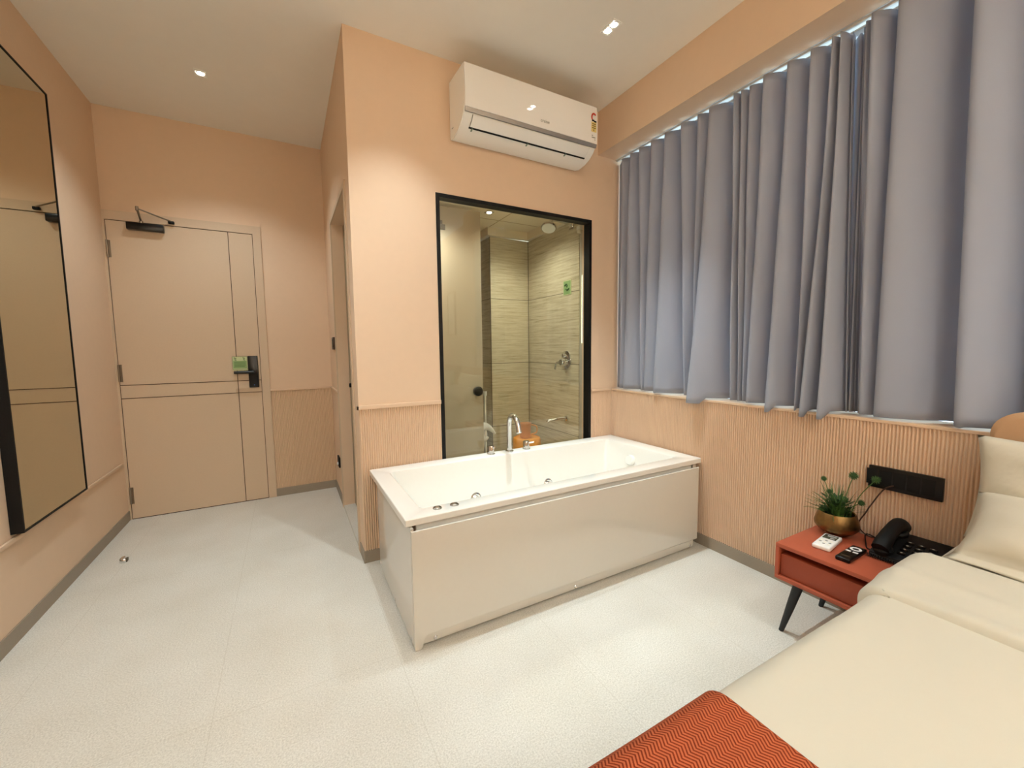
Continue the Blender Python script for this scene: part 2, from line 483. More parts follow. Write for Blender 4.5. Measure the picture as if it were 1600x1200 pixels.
# ------------------------------------------------------------------ window_2: black framed glass of the bathroom
fy0, fy1 = YB - .006, YB + .055
f = .022
w2 = struct('window_2', box(BM(), GX0 + .012, GX1 - .012, YB + .02, YB + .03, GB + .012, GT - .012), M['glass'], smooth=False)
bm = BM()
box(bm, GX0, GX0 + f, fy0, fy1, GB, GT); box(bm, GX1 - f, GX1, fy0, fy1, GB, GT)
box(bm, GX0 + f, GX1 - f, fy0, fy1, GT - f, GT); box(bm, GX0 + f, GX1 - f, fy0, fy1, GB, GB + f)
obj('window_frame', bm, M['black'], w2, smooth=False)

# ------------------------------------------------------------------ door_1 entrance door
d1 = struct('door_1', box(BM(), -1.029, -.187, YD - .008, YD - .0005, .006, 2.099), M['door'], smooth=False)
bm = BM()
g = .0045
for x in (-.3415,): box(bm, x - g / 2, x + g / 2, YD - .0095, YD - .007, .006, 2.099)
for z in (.970, .876): box(bm, -1.029, -.187, YD - .0095, YD - .007, z - g / 2, z + g / 2)
obj('groove', bm, M['groove'], d1, smooth=False)
bm = BM()
box(bm, XL, -1.033, YD - .012, YD, 0, 2.165); box(bm, -.183, -.128, YD - .012, YD, 0, 2.165); box(bm, -1.033, -.183, YD - .012, YD, 2.104, 2.165)
obj('door_frame', bm, M['door'], d1, smooth=False)
bm = BM()
box(bm, -1.033, -1.029, YD - .004, YD - .001, 0, 2.104); box(bm, -.187, -.183, YD - .004, YD - .001, 0, 2.104)
box(bm, -1.033, -.183, YD - .004, YD - .001, 2.099, 2.104); box(bm, -1.029, -.187, YD - .007, YD - .001, 0, .006)
obj('shadow_gap', bm, M['groove'], d1, smooth=False)
for z0, z1 in ((1.85, 1.965), (.995, 1.115), (.115, .235)):
    bm = BM(); lathe(bm, [(.006, 0), (.006, z1 - z0)], (-1.029, YD - .014, z0), n=12)
    box(bm, -1.029, -1.012, YD - .011, YD - .0085, z0, z1); obj('hinge', bm, M['steel'], d1)
lk = obj('lock_plate', box(BM(), -.267, -.201, YD - .032, YD - .008, .915, 1.163, .004), M['gloss_black'], d1)
bm = BM(); lathe(bm, [(.013, 0), (.013, .035)], (-.236, YD - .032, 1.037), (0, -1, 0), 16)
tube(bm, [(-.228, YD - .066, 1.037), (-.30, YD - .066, 1.037), (-.358, YD - .064, 1.037)], [.011, .011, .010], 12)
obj('lever_handle', bm, M['gloss_black'], lk)
bm = BM(); lathe(bm, [(.004, 0), (.004, .002)], (-.232, YD - .032, .935), (0, -1, 0), 12); obj('indicator', bm, mat('blue_led', (60, 110, 170), .4), lk)
dc = obj('door_closer', box(BM(), -.915, -.714, YD - .052, YD - .008, 2.043, 2.092, .006), M['gloss_black'], d1)
bm = BM()
lathe(bm, [(.012, 0), (.012, .016)], (-.836, YD - .03, 2.092), n=14)
tube(bm, [(-.836, YD - .03, 2.106), (-.832, YD - .12, 2.165)], .0065, 8)
lathe(bm, [(.009, -.01), (.009, .016)], (-.832, YD - .12, 2.165), n=12)
tube(bm, [(-.832, YD - .12, 2.168), (-.672, YD - .03, 2.128)], .005, 8)
obj('closer_arm', bm, M['steel'], dc)
obj('arm_shoe', box(BM(), -.690, -.655, YD - .034, YD - .012, 2.112, 2.130, .003), M['black'], dc)

# ------------------------------------------------------------------ door_2 bathroom frosted glass door + casing
d2 = struct('door_2', box(BM(), XC + .078, XC + .088, DY0 + .004, DY1 - .004, .018, DT - .006), M['frost'], smooth=False)
bm = BM()
c = .05
box(bm, XC - .008, XC, DY0 - c, DY0, 0, DT + .03); box(bm, XC - .008, XC, DY1, DY1 + .03, 0, DT + .03); box(bm, XC - .008, XC, DY0, DY1, DT, DT + .03)
obj('door_frame', bm, M['door'], d2, smooth=False)
bm = BM(); lathe(bm, [(.016, 0), (.016, .012), (.010, .014)], (XC + .078, 3.215, .94), (-1, 0, 0), 18)
obj('knob', bm, M['black'], d2)
bm = BM(); box(bm, XC - .003, XC + BT + .01, DY0, DY1, 0, .016, .002); obj('threshold', bm, M['floor'], d2)

# ------------------------------------------------------------------ bathroom interior
bm = BM(); box(bm, BX1, BX1 + .06, 2.575, BY1, 0, 2.183); struct('wall_shower', bm, M['tile'], smooth=False)
bm = BM(); box(bm, 1.625, BX1, 3.335, BY1, 0, 2.183); struct('wall_column', bm, M['tile'], smooth=False)
bm = BM(); box(bm, XC + BT, 1.625, BY1 - .03, BY1, 0, 2.183); struct('wall_bath_back', bm, M['tile'], smooth=False)
bm = BM(); box(bm, XC + BT, BX1 + .3, YB + BT, BY1, 2.255, 2.30)
box(bm, 1.61, BX1 + .01, 3.30, 3.334, 2.188, 2.255)
box(bm, BX1 - .03, BX1 + .06, 2.5, 3.30, 2.188, 2.255)
box(bm, 1.59, 1.61, 3.30, BY1, 2.188, 2.255)
struct('ceiling_bathroom', bm, M['bathceil'], smooth=False)
bm = BM()
for y in (2.75, 3.1): box(bm, XC + BT, 1.98, y, y + .006, 2.2535, 2.2552)
for x in (1.0, 1.6): box(bm, x, x + .006, YB + BT, 3.3, 2.2535, 2.2552)
struct('trim_13', bm, mat('panel_joint', (190, 164, 124), .8), smooth=False)
bm = BM(); box(bm, BX1 + .005, BX1 + .06, YB + BT, 2.575, 0, 2.25); struct('wall_jamb', bm, mat('jamb_grey', (186, 180, 164), .5), smooth=False)
bm = BM(); box(bm, 1.621, 1.626, 3.331, 3.336, 0, 2.183); box(bm, BX1 - .003, BX1, 3.331, 3.335, 0, 2.183); struct('trim_14', bm, M['trimdk'], smooth=False)

# lit slim lamp on the jamb
t = thing('wall_strip_light', 'thin glowing vertical strip light at the right edge inside the bathroom glass', 'light', (BX1, 2.525, 1.23))
obj('lens', box(BM(), BX1 - .004, BX1 + .002, 2.516, 2.534, 1.235, 1.75), M['striplight'], t)
obj('housing', box(BM(), BX1 - .002, BX1 + .006, 2.51, 2.54, 1.225, 1.76), M['wplastic'], t)
t = thing('motion_sensor', 'small white fitting high on the wall right of the shower head', 'sensor', (BX1 + .005, 2.55, 2.07))
bm = BM(); box(bm, BX1 - .03, BX1 + .006, 2.53, 2.575, 2.09, 2.125, .008); obj('body', bm, M['wplastic'], t)
bm = BM(); lathe(bm, [(.015, 0), (.019, .01), (.019, .02), (.012, .024)], (BX1 - .015, 2.552, 2.068)); obj('lens', bm, M['label_w'], t)

# shower head
t = thing('overhead_shower', 'round shower head on a straight arm high on the tiled wall', 'shower', (BX1, 2.66, 2.16))
bm = BM(); box(bm, BX1 - .014, BX1, 2.635, 2.69, 2.125, 2.185, .006); obj('wall_mount', bm, M['chrome'], t)
bm = BM(); tube(bm, [(BX1 - .01, 2.66, 2.165), (BX1 - .1, 2.66, 2.172), (BX1 - .19, 2.655, 2.168), (BX1 - .225, 2.655, 2.135)], .0115, 12, 4); obj('arm', bm, M['chrome'], t)
bm = BM(); ax = Vector((-.35, -.35, -1)).normalized()
lathe(bm, [(.014, -.05), (.02, -.035), (.055, -.018), (.06, -.004), (.056, .002)], (BX1 - .235, 2.645, 2.10), ax, 28); hd = obj('head', bm, M['chrome'], t)
bm = BM(); lathe(bm, [(.052, .0), (.050, .004)], Vector((BX1 - .235, 2.645, 2.10)) + ax * .001, ax, 28); obj('spray_face', bm, M['wplastic'], hd)
# valve
t = thing('shower_valve', 'chrome round shower valve with lever on the tiled wall', 'tap', (BX1, 2.735, 1.09))
bm = BM(); lathe(bm, [(.075, 0), (.075, .008), (.06, .014)], (BX1, 2.735, 1.10), (-1, 0, 0), 32)
for v in bm.verts: v.co.y = 2.735 + (v.co.y - 2.735) * .85
obj('mounting_plate', bm, M['chrome'], t)
bm = BM(); lathe(bm, [(.03, 0), (.03, .04), (.024, .05)], (BX1 - .012, 2.735, 1.08), (-1, 0, 0), 24); lathe(bm, [(.016, 0), (.014, .03)], (BX1 - .012, 2.735, 1.135), (-1, 0, 0), 18); obj('knob', bm, M['chrome'], t)
bm = BM(); tube(bm, [(BX1 - .05, 2.735, 1.08), (BX1 - .055, 2.80, 1.075), (BX1 - .06, 2.815, 1.02)], [.010, .009, .008], 10, 4); tube(bm, [(BX1 - .045, 2.735, 1.095), (BX1 - .05, 2.66, 1.10)], .008, 10); obj('lever', bm, M['chrome'], t)
# spout
t = thing('bath_spout', 'chrome spout low on the tiled shower wall', 'tap', (BX1, 2.735, .6))
bm = BM(); lathe(bm, [(.024, 0), (.024, .012), (.016, .016)], (BX1, 2.735, .615), (-1, 0, 0), 20); obj('wall_mount', bm, M['chrome'], t)
bm = BM(); tube(bm, [(BX1 - .01, 2.735, .615), (BX1 - .10, 2.76, .612), (BX1 - .15, 2.775, .60), (BX1 - .165, 2.78, .585)], [.013, .013, .012, .011], 12, 4); obj('pipe', bm, M['chrome'], t)
# green sign
t = thing('green_notice', 'small square green notice stuck on the shower wall tiles', 'sign', (BX1, 2.73, 1.63))
obj('card', box(BM(), BX1 - .003, BX1, 2.672, 2.778, 1.625, 1.742), M['greenl'], t, smooth=False)
cd = obj('printed_panel', box(BM(), BX1 - .0036, BX1 - .0028, 2.679, 2.771, 1.631, 1.736), M['green'], t, smooth=False)
bm = BM()
tube(bm, [(BX1 - .004, 2.755, 1.70), (BX1 - .004, 2.735, 1.712), (BX1 - .004, 2.722, 1.70), (BX1 - .004, 2.728, 1.688)], .005, 6, 3)
tube(bm, [(BX1 - .004, 2.742, 1.675), (BX1 - .004, 2.722, 1.664), (BX1 - .004, 2.698, 1.674)], .005, 6, 3)
obj('leaf_mark', bm, M['greend'], cd)

# shower glass door inside
t = thing('shower_glass_door', 'taupe tinted glass shower door with black knob behind the black framed glass', 'door', (1.0, 2.93, 0))
obj('glass_panel', box(BM(), .62, 1.335, 2.90, 2.908, .0, 2.225), M['shglass'], t, smooth=False)
bm = BM(); box(bm, 1.0, 1.055, 2.892, 2.916, 2.06, 2.098, .003); box(bm, 1.015, 1.035, 2.894, 2.914, 2.095, 2.125, .003); obj('hinge', bm, M['trimdk'], t)
bm = BM(); lathe(bm, [(.02, 0), (.034, .004), (.037, .012), (.037, .034), (.03, .04)], (1.283, 2.90, .872), (0, -1, 0), 24); lathe(bm, [(.037, 0), (.037, .034)], (1.283, 2.908, .872), (0, 1, 0), 24); obj('knob', bm, M['gloss_black'], t)

# toilet
t = thing('toilet', 'white toilet with seat raised, partly behind the tinted shower door', 'toilet', (1.42, 3.5, 0))
bm = BM()
loops = []
for z, rx, ry in ((0, .10, .20), (.12, .105, .21), (.26, .14, .24), (.36, .18, .27), (.40, .185, .275)):
    loops.append([(1.42 + rx * math.cos(2 * PI * i / 28), 3.5 + ry * math.sin(2 * PI * i / 28), z) for i in range(28)])
loft(bm, loops); obj('bowl', bm, M['acrylic'], t)
bm = BM(); box(bm, 1.24, 1.60, 3.66, 3.795, .38, .78, .02); obj('cistern', bm, M['acrylic'], t)
bm = BM()
loops = []
for z, s in ((.402, .9), (.405, 1), (.425, 1.0), (.432, .95)):
    loops.append([(1.42 + .188 * s * math.cos(2 * PI * i / 28), 3.49 + .275 * s * math.sin(2 * PI * i / 28), z) for i in range(28)])
loft(bm, loops); obj('seat_lid', bm, M['wgloss'], t)
# white curved spray/basin lever seen beside the panel
t = thing('hand_spray', 'white curved hand spray beside the edge of the tinted shower door', 'spray', (1.36, 2.99, .42))
bm = BM(); tube(bm, [(1.335, 3.0, .55), (1.38, 3.0, .565), (1.43, 3.0, .55), (1.485, 3.0, .495)], [.048, .038, .024, .008], 14, 5); obj('handle', bm, M['wgloss'], t)
bm = BM(); tube(bm, [(1.345, 3.0, .53), (1.36, 3.0, .49), (1.385, 3.0, .46), (1.42, 3.0, .475)], [.03, .028, .022, .012], 12, 4); obj('holder', bm, M['wgloss'], t)
bm = BM(); tube(bm, [(1.397, 3.0, .47), (1.397, 3.0, .82)], .010, 12); lathe(bm, [(.016, 0), (.016, .035)], (1.397, 3.0, .82), n=16); lathe(bm, [(.03, 0), (.03, .01), (.012, .02)], (1.397, 3.0, 0), n=16); tube(bm, [(1.397, 3.0, .01), (1.397, 3.0, .48)], .010, 12); obj('riser_pipe', bm, M['wgloss'], t)

# bucket + mug
bc = (1.73, 2.9)
t = thing('bucket', 'upturned orange plastic bucket standing in the shower', 'bucket', (bc[0], bc[1], 0))
bm = BM(); lathe(bm, [(.135, 0), (.14, .012), (.138, .03), (.13, .03), (.116, .44), (.110, .455), (.10, .46), (.098, .456)], (bc[0], bc[1], 0), n=40); obj('body', bm, M['orange'], t)
t = thing('mug', 'orange see-through bath mug on top of the orange bucket', 'mug', (1.71, 2.89, .46))
bm = BM(); lathe(bm, [(.0, 0), (.040, 0), (.043, .01), (.050, .115), (.053, .12), (.047, .12), (.040, .012), (.0, .008)], (1.71, 2.89, .46), n=32, cap=(False, False)); obj('body', bm, M['orangel'], t)
bm = BM(); tube(bm, [(1.71 + .046, 2.87, .565), (1.71 + .085, 2.85, .55), (1.71 + .085, 2.85, .50), (1.71 + .043, 2.87, .485)], .006, 8, 4); obj('handle', bm, M['orangel'], t)

# ------------------------------------------------------------------ bathtub
t = thing('bathtub', 'white rectangular whirlpool bathtub with glossy apron against the bathroom glass', 'bathtub', (1.25, 1.95, 0))
TX0, TX1, TY0, TY1, TH = .372, 2.138, 1.552, 2.336, .534
bm = BM()
L = []
R_ = .006
L.append(rrect(TX0 + .01, TX1 - .01, TY0 + .01, TY1 - .01, R_, TH - .027))
L.append(rrect(TX0, TX1, TY0, TY1, R_, TH - .027))
L.append(rrect(TX0, TX1, TY0, TY1, R_, TH - .003))
L.append(rrect(TX0 + .002, TX1 - .002, TY0 + .002, TY1 - .002, R_, TH))
ix0, ix1, iy0, iy1 = .462, 2.03, 1.652, 2.244
L.append(rrect(ix0 - .012, ix1 + .012, iy0 - .012, iy1 + .012, .03, TH))
L.append(rrect(ix0, ix1, iy0, iy1, .028, TH - .005))
L.append(rrect(ix0 + .006, ix1 - .008, iy0 + .004, iy1 - .004, .028, TH - .02))
L.append(rrect(ix0 + .06, ix1 - .055, iy0 + .04, iy1 - .045, .05, .28))
L.append(rrect(ix0 + .10, ix1 - .08, iy0 + .07, iy1 - .07, .08, .15))
L.append(rrect(ix0 + .16, ix1 - .14, iy0 + .12, iy1 - .12, .10, .11))
L.append(rrect(ix0 + .35, ix1 - .3, iy0 + .2, iy1 - .2, .06, .105))
loft(bm, L, cap=(False, True))
obj('tub_shell', bm, M['acrylic'], t, angle=32)
# front apron with feet and recessed kick
ax0, ax1, ay = .388, 2.087, 1.528
bm = BM()
fp = [(ax0, .506), (ax0, .0), (ax0 + .03, .0), (ax0 + .036, .02), (ax0 + .04, .045), (ax0 + .055, .06), (ax1 - .04, .06), (ax1 - .022, .052), (ax1 - .016, .03), (ax1 - .016, .028), (ax1, .028), (ax1, .506)]
fp = [(ax0, .492), (ax0, .0), (ax0 + .026, .0), (ax0 + .034, .012), (ax0 + .037, .045), (ax0 + .05, .058), (ax1, .058), (ax1, .492)]
prism(bm, fp, 'y', ay, ay + .008)
es = [e for e in bm.edges if all(abs(v.co.y - ay) < 1e-5 for v in e.verts)]
bmesh.ops.bevel(bm, geom=es, offset=.003, segments=2, affect='EDGES', profile=.5)
fa = obj('front_panel', bm, M['tubside_shaded'], t, angle=30)
bm = BM(); box(bm, ax0 + .03, ax1 - .025, ay + .0085, ay + .03, .014, .07, .001); obj('kick_panel', bm, M['tubside_shaded'], t)
for sx in (.475, 1.19, 2.035):
    bm = BM(); lathe(bm, [(.009, 0), (.009, .002), (.007, .004), (.003, .004), (.002, .003)], (sx, ay + .008, .026), (0, -1, 0), 16); obj('screw', bm, M['chrome'], t)
bm = BM()
ep = [(ay + .012, .50), (ay + .012, .012), (1.60, .010), (1.95, .022), (2.16, .032), (2.205, .05), (2.212, .50)]
prism(bm, ep, 'x', .388, .40)
obj('end_panel', bm, M['tubside_shaded'], t, angle=30)
for sy, sz in ((1.575, .024), (1.86, .034), (2.19, .058)):
    bm = BM(); lathe(bm, [(.007, 0), (.007, .004), (.003, .006)], (.388, sy, sz), (-1, 0, 0), 14); obj('screw', bm, M['chrome'], t)
bm = BM(); box(bm, .44, 2.09, 1.60, 2.30, .0, .095, .01); box(bm, .42, 2.09, 1.575, 1.585, .06, .5); obj('support_frame', bm, M['wplastic'], t)
bm = BM(); box(bm, ax1 - .012, ax1 + .035, 1.575, 2.25, .045, .5, .003); obj('wall_side_panel', bm, M['tubside_shaded'], t)
# taps
bm = BM()
lathe(bm, [(.027, 0), (.027, .006), (.02, .01)], (1.235, 2.29, TH), n=24)
tube(bm, [(1.235, 2.29, TH + .004), (1.235, 2.29, .62), (1.235, 2.29, .70), (1.235, 2.285, .74), (1.235, 2.262, .768), (1.235, 2.225, .772), (1.235, 2.19, .75), (1.235, 2.172, .715), (1.235, 2.163, .682)], .0165, 16, 5)
lathe(bm, [(.0175, -.012), (.0185, 0), (.015, .004)], (1.235, 2.162, .680), (0, -.2, -1), 18)
obj('spout', bm, M['chrome'], t)
for hx, lv in ((1.103, 0), (1.362, 1)):
    bm = BM(); lathe(bm, [(.026, 0), (.026, .005), (.021, .008), (.021, .05), (.018, .055)], (hx, 2.29, TH), n=24)
    tube(bm, [(hx, 2.285, TH + .040), (hx + (.042 if lv else .012), 2.262, TH + .048)], .006, 10); obj('tap_handle', bm, M['chrome'], t)
bm = BM(); axd = Vector((-1, 0, .22)).normalized(); lathe(bm, [(.034, -.01), (.034, .008), (.03, .014), (.0, .015)], (1.995, 1.985, .44), axd, 28); obj('overflow_cap', bm, M['wgloss'], t)
for jx in (.955, 1.476):
    bm = BM(); jd = Vector((0, -1, .2)).normalized(); lathe(bm, [(.034, -.02), (.034, .004), (.026, .010), (.016, .006), (.012, .016), (.0, .017)], (jx, 2.203, .303), jd, 24); obj('whirlpool_jet', bm, M['chrome'], t)
for bx in (.522, .598):
    bm = BM(); lathe(bm, [(.019, 0), (.019, .003), (.015, .005), (.014, .002), (.008, .006), (.0, .007)], (bx, 1.612, TH), n=24); obj('control_button', bm, M['steel'], t)

# ------------------------------------------------------------------ mirror
t = thing('wall_mirror', 'tall black framed mirror on the left wall standing on the low rail', 'mirror', (XL, 2.77, .432))
mx, my0, my1, mz0, mz1 = XL + .042, 2.452, 3.082, .446, 2.522
fw = .008
bm = BM()
box(bm, XL + .001, mx, my0, my0 + fw, mz0, mz1); box(bm, XL + .001, mx, my1 - fw, my1, mz0, mz1)
box(bm, XL + .001, mx, my0 + fw, my1 - fw, mz0, mz0 + fw); box(bm, XL + .001, mx, my0 + fw, my1 - fw, mz1 - fw, mz1)
obj('frame', bm, M['black'], t, smooth=False)
obj('glass', box(BM(), XL + .001, mx - .003, my0 + fw, my1 - fw, mz0 + fw, mz1 - fw), M['mirror'], t, smooth=False)

# ------------------------------------------------------------------ air conditioner
t = thing('air_conditioner', 'white split air conditioner on the wall above the bathroom glass', 'air conditioner', (1.35, YB, 2.55))
A0, A1 = .898, 1.802
prof = [(YB - .001, 2.722), (2.128, 2.714), (2.122, 2.60), (2.124, 2.49), (2.134, 2.466), (2.155, 2.442), (2.19, 2.418), (2.235, 2.403), (2.30, 2.395), (YB - .001, 2.408)]
obj('wall_mount', box(BM(), A0 + .06, A1 - .06, YB - .006, YB, 2.46, 2.68), M['steel'], t, smooth=False)
bm = BM(); prism(bm, prof, 'x', A0, A1)
es = [e for e in bm.edges if all(abs(v.co.x - A0) < 1e-5 for v in e.verts) or all(abs(v.co.x - A1) < 1e-5 for v in e.verts)]
bmesh.ops.bevel(bm, geom=es, offset=.004, segments=2, affect='EDGES')
obj('body', bm, M['wplastic'], t)
bm = BM(); prism(bm, [(2.124, 2.712), (2.119, 2.706), (2.113, 2.60), (2.116, 2.487), (2.124, 2.484)], 'x', A0 + .001, A1 - .001); fpn = obj('front_panel', bm, M['wgloss'], t)
bm = BM(); prism(bm, [(2.122, 2.486), (2.1165, 2.485), (2.123, 2.466), (2.131, 2.466)], 'x', A0 + .003, A1 - .003); obj('accent_strip', bm, M['acstrip'], t)
def arcpts(off): return [(2.134 - off * .9, 2.462 - off * .4), (2.155 - off * .75, 2.439 - off * .65), (2.182 - off * .6, 2.4215 - off * .8)]
bm = BM(); P0 = arcpts(.003); P1 = arcpts(-.004); prism(bm, P0 + P1[::-1], 'x', A0 + .055, A1 - .05); obj('louver', bm, M['wgloss'], t)
bm = BM(); prism(bm, [(2.183, 2.4195), (2.191, 2.4145), (2.195, 2.419), (2.187, 2.425)], 'x', A0 + .05, A1 - .045); obj('air_slot', bm, M['black'], t)
for x in (A0 + .0535, A1 - .0495):
    bm = BM(); prism(bm, arcpts(.0015) + arcpts(-.004)[::-1], 'x', x - .0015, x + .001); obj('louver_seam', bm, M['gkeys'], t)
for x in (.972, 1.33, 1.61):
    bm = BM(); prism(bm, [(2.186, 2.416), (2.208, 2.4095), (2.209, 2.413), (2.188, 2.42)], 'x', x - .006, x + .002); obj('clip', bm, mat('grey_green_clip', (126, 146, 130), .5), t)
obj_t = text_mesh('brand_text', 'cruise', .026, M['gkeys'], fpn, (1.405, 2.1138, 2.528), (1, 0, 0), (0, -.02, 1))
# energy label
lb = obj('energy_label', box(BM(), 1.752, 1.792, 2.1128, 2.1148, 2.553, 2.612), M['yellow'], fpn, smooth=False)
bm = BM()
for i in range(3): box(bm, 1.757, 1.787, 2.1123, 2.1129, 2.598 - i * .012, 2.603 - i * .012)
box(bm, 1.768, 1.774, 2.1123, 2.1129, 2.558, 2.568)
obj('print_lines', bm, mat('olive_print', (120, 104, 50), .6), fpn, smooth=False)
bm = BM()
arc = [(1.772 + .017 * math.cos(a), 2.112, 2.640 + .022 * math.sin(a)) for a in [math.radians(d) for d in range(40, 221, 20)]]
tube(bm, arc, .006, 6)
for v in bm.verts: v.co.y = 2.1128 + (v.co.y - 2.112) * .1
obj('energy_dial', bm, M['red'], fpn)
bm = BM(); box(bm, 1.772, 1.792, 2.1126, 2.1132, 2.612, 2.622); box(bm, 1.756, 1.775, 2.1126, 2.1132, 2.616, 2.626); obj('energy_pointer', bm, M['black'], fpn, smooth=False)
bm = BM(); box(bm, 1.756, 1.766, 2.1138, 2.1145, 2.529, 2.534); box(bm, 1.756, 1.786, 2.1138, 2.1145, 2.517, 2.523); box(bm, 1.777, 1.786, 2.1138, 2.1145, 2.506, 2.510); obj('warranty_print', bm, M['gkeys'], fpn, smooth=False)
bm = BM(); tube(bm, [(A0 - .001, 2.29, 2.455), (A0 - .001, 2.30, 2.45), (A0 - .001, 2.31, 2.455)], .002, 6); obj('side_mark', bm, M['gkeys'], t)

# ------------------------------------------------------------------ ceiling lights
def downlight(name, label, cx, cy, nx, ny, s, power, cone=128):
    t = thing(name, label, 'light', (cx, cy, H), 0, 'recessed downlights')
    hx, hy = nx * s / 2, ny * s / 2
    bm = BM(); e = .006
    box(bm, cx - hx - e, cx + hx + e, cy - hy - e, cy - hy, H - .004, H); box(bm, cx - hx - e, cx + hx + e, cy + hy, cy + hy + e, H - .004, H)
    box(bm, cx - hx - e, cx - hx, cy - hy, cy + hy, H - .004, H); box(bm, cx + hx, cx + hx + e, cy - hy, cy + hy, H - .004, H)
    obj('frame', bm, M['wplastic'], t, smooth=False)
    for i in range(nx):
        for j in range(ny):
            x = cx - hx + (i + .5) * s; y = cy - hy + (j + .5) * s
            bm = BM(); lathe(bm, [(.0, 0), (s * .38, 0), (s * .38, .0015)], (x, y, H - .0035), n=20, cap=(False, True)); obj('lens', bm, M['lamp'], t)
            bm = BM(); lathe(bm, [(s * .39, 0), (s * .48, .003), (s * .48, .0032)], (x, y, H - .0036), n=20, cap=(False, False)); obj('reflector', bm, M['chrome'], t)
    ld = bpy.data.lights.new(name + '_beam', 'SPOT'); ld.energy = power; ld.color = (.80, .945, 1.0); ld.spot_size = math.radians(cone); ld.spot_blend = .85; ld.shadow_soft_size = .022
    lo = bpy.data.objects.new(name + '_beam', ld); COL.objects.link(lo); lo.location = (0, 0, -.03); lo.parent = t
    return t
P = 36
downlight('ceiling_downlight', 'twin recessed downlight glowing on the ceiling left of the bulkhead', 1.555, 1.725, 1, 2, .046, P * 2.5, 64)
downlight('ceiling_downlight', 'single small recessed downlight above the entrance door area', -.36, 3.135, 1, 1, .05, P * .85, 116)
downlight('ceiling_downlight', 'recessed downlight overhead above the left end of the bathtub', .54, 1.90, 1, 2, .046, P * 1.2, 84)
downlight('ceiling_downlight', 'added unseen recessed downlight overhead beside the mirror wall', -.42, 1.72, 1, 1, .05, P * 1.25, 112)  # added out of view to brighten the left wall and floor
downlight('ceiling_downlight', 'added unseen recessed downlight overhead above the pillows', 1.50, -.10, 1, 2, .046, P * .62, 84)  # added out of view as fill for the bed and curtain side
downlight('ceiling_downlight', 'added unseen recessed downlight overhead above the foot of the bed', .35, -.75, 1, 2, .046, P * .3, 84)  # weak fill lamp added out of view
# unseen uplights added to brighten the ceiling, on the wall behind the camera
for ux, lab in ((-.45, 'added unseen white fill uplight on the wall opposite the bathtub, mirror side'), (1.55, 'added unseen white fill uplight on the wall opposite the bathtub, bed side')):
    t = thing('fill_uplight', lab, 'light', (ux, YN, 1.75), 0, 'added fill uplights')
    bm = BM(); prism(bm, [(YN, 1.72), (YN + .05, 1.74), (YN + .09, 1.84), (YN + .085, 1.84), (YN + .045, 1.75), (YN, 1.735)], 'x', ux - .12, ux + .12); obj('shade', bm, M['wplastic'], t)
    bm = BM(); box(bm, ux - .1, ux + .1, YN + .01, YN + .07, 1.80, 1.806); obj('lens', bm, M['lamp'], t)
    ld = bpy.data.lights.new('uplight_beam', 'AREA'); ld.shape = 'RECTANGLE'; ld.size = .2; ld.size_y = .06; ld.energy = 62; ld.color = (.80, .945, 1.0)
    lo = bpy.data.objects.new('uplight_beam', ld); COL.objects.link(lo); lo.parent = t; lo.location = (0, .045, .075); lo.rotation_euler = (PI + math.radians(12), 0, 0)
# bathroom ceiling light
t = thing('bathroom_downlight', 'small square chrome downlight on the bathroom ceiling', 'light', (1.43, 2.94, 2.255))
bm = BM(); box(bm, 1.40, 1.465, 2.91, 2.97, 2.248, 2.255, .002); obj('frame', bm, M['chrome'], t)
bm = BM(); lathe(bm, [(.0, 0), (.018, 0), (.018, .003)], (1.432, 2.94, 2.2455), n=20, cap=(False, True)); obj('lens', bm, M['lamp'], t)
ld = bpy.data.lights.new('bathroom_beam', 'SPOT'); ld.energy = 20; ld.color = (1.0, .97, .84); ld.spot_size = math.radians(140); ld.spot_blend = 1.0; ld.shadow_soft_size = .03
lo = bpy.data.objects.new('bathroom_beam', ld); COL.objects.link(lo); lo.parent = t; lo.location = (.18, -.10, -.02)

t2 = copy_tree(t); t2.location = (.88, 2.66, 2.255); t2['label'] = 'added unseen bathroom downlight above the tinted shower door, left end'  # second lamp added out of view to light the shower door's front
for c_ in t2.children:
    if c_.type == 'LIGHT': c_.data = c_.data.copy(); c_.data.energy = 19; c_.location = (0, 0, -.03)
# ------------------------------------------------------------------ curtains
bm = BM(); box(bm, XR + .022, XR + .030, WY0, YB - .002, HB + .0, HB + .012); box(bm, XR + .034, XR + .05, WY0, YB - .002, HB - .008, HB + .012, .001)
tr = tag(obj('curtain_track', bm, M['track']), 'slim white curtain track under the bulkhead', 'track')

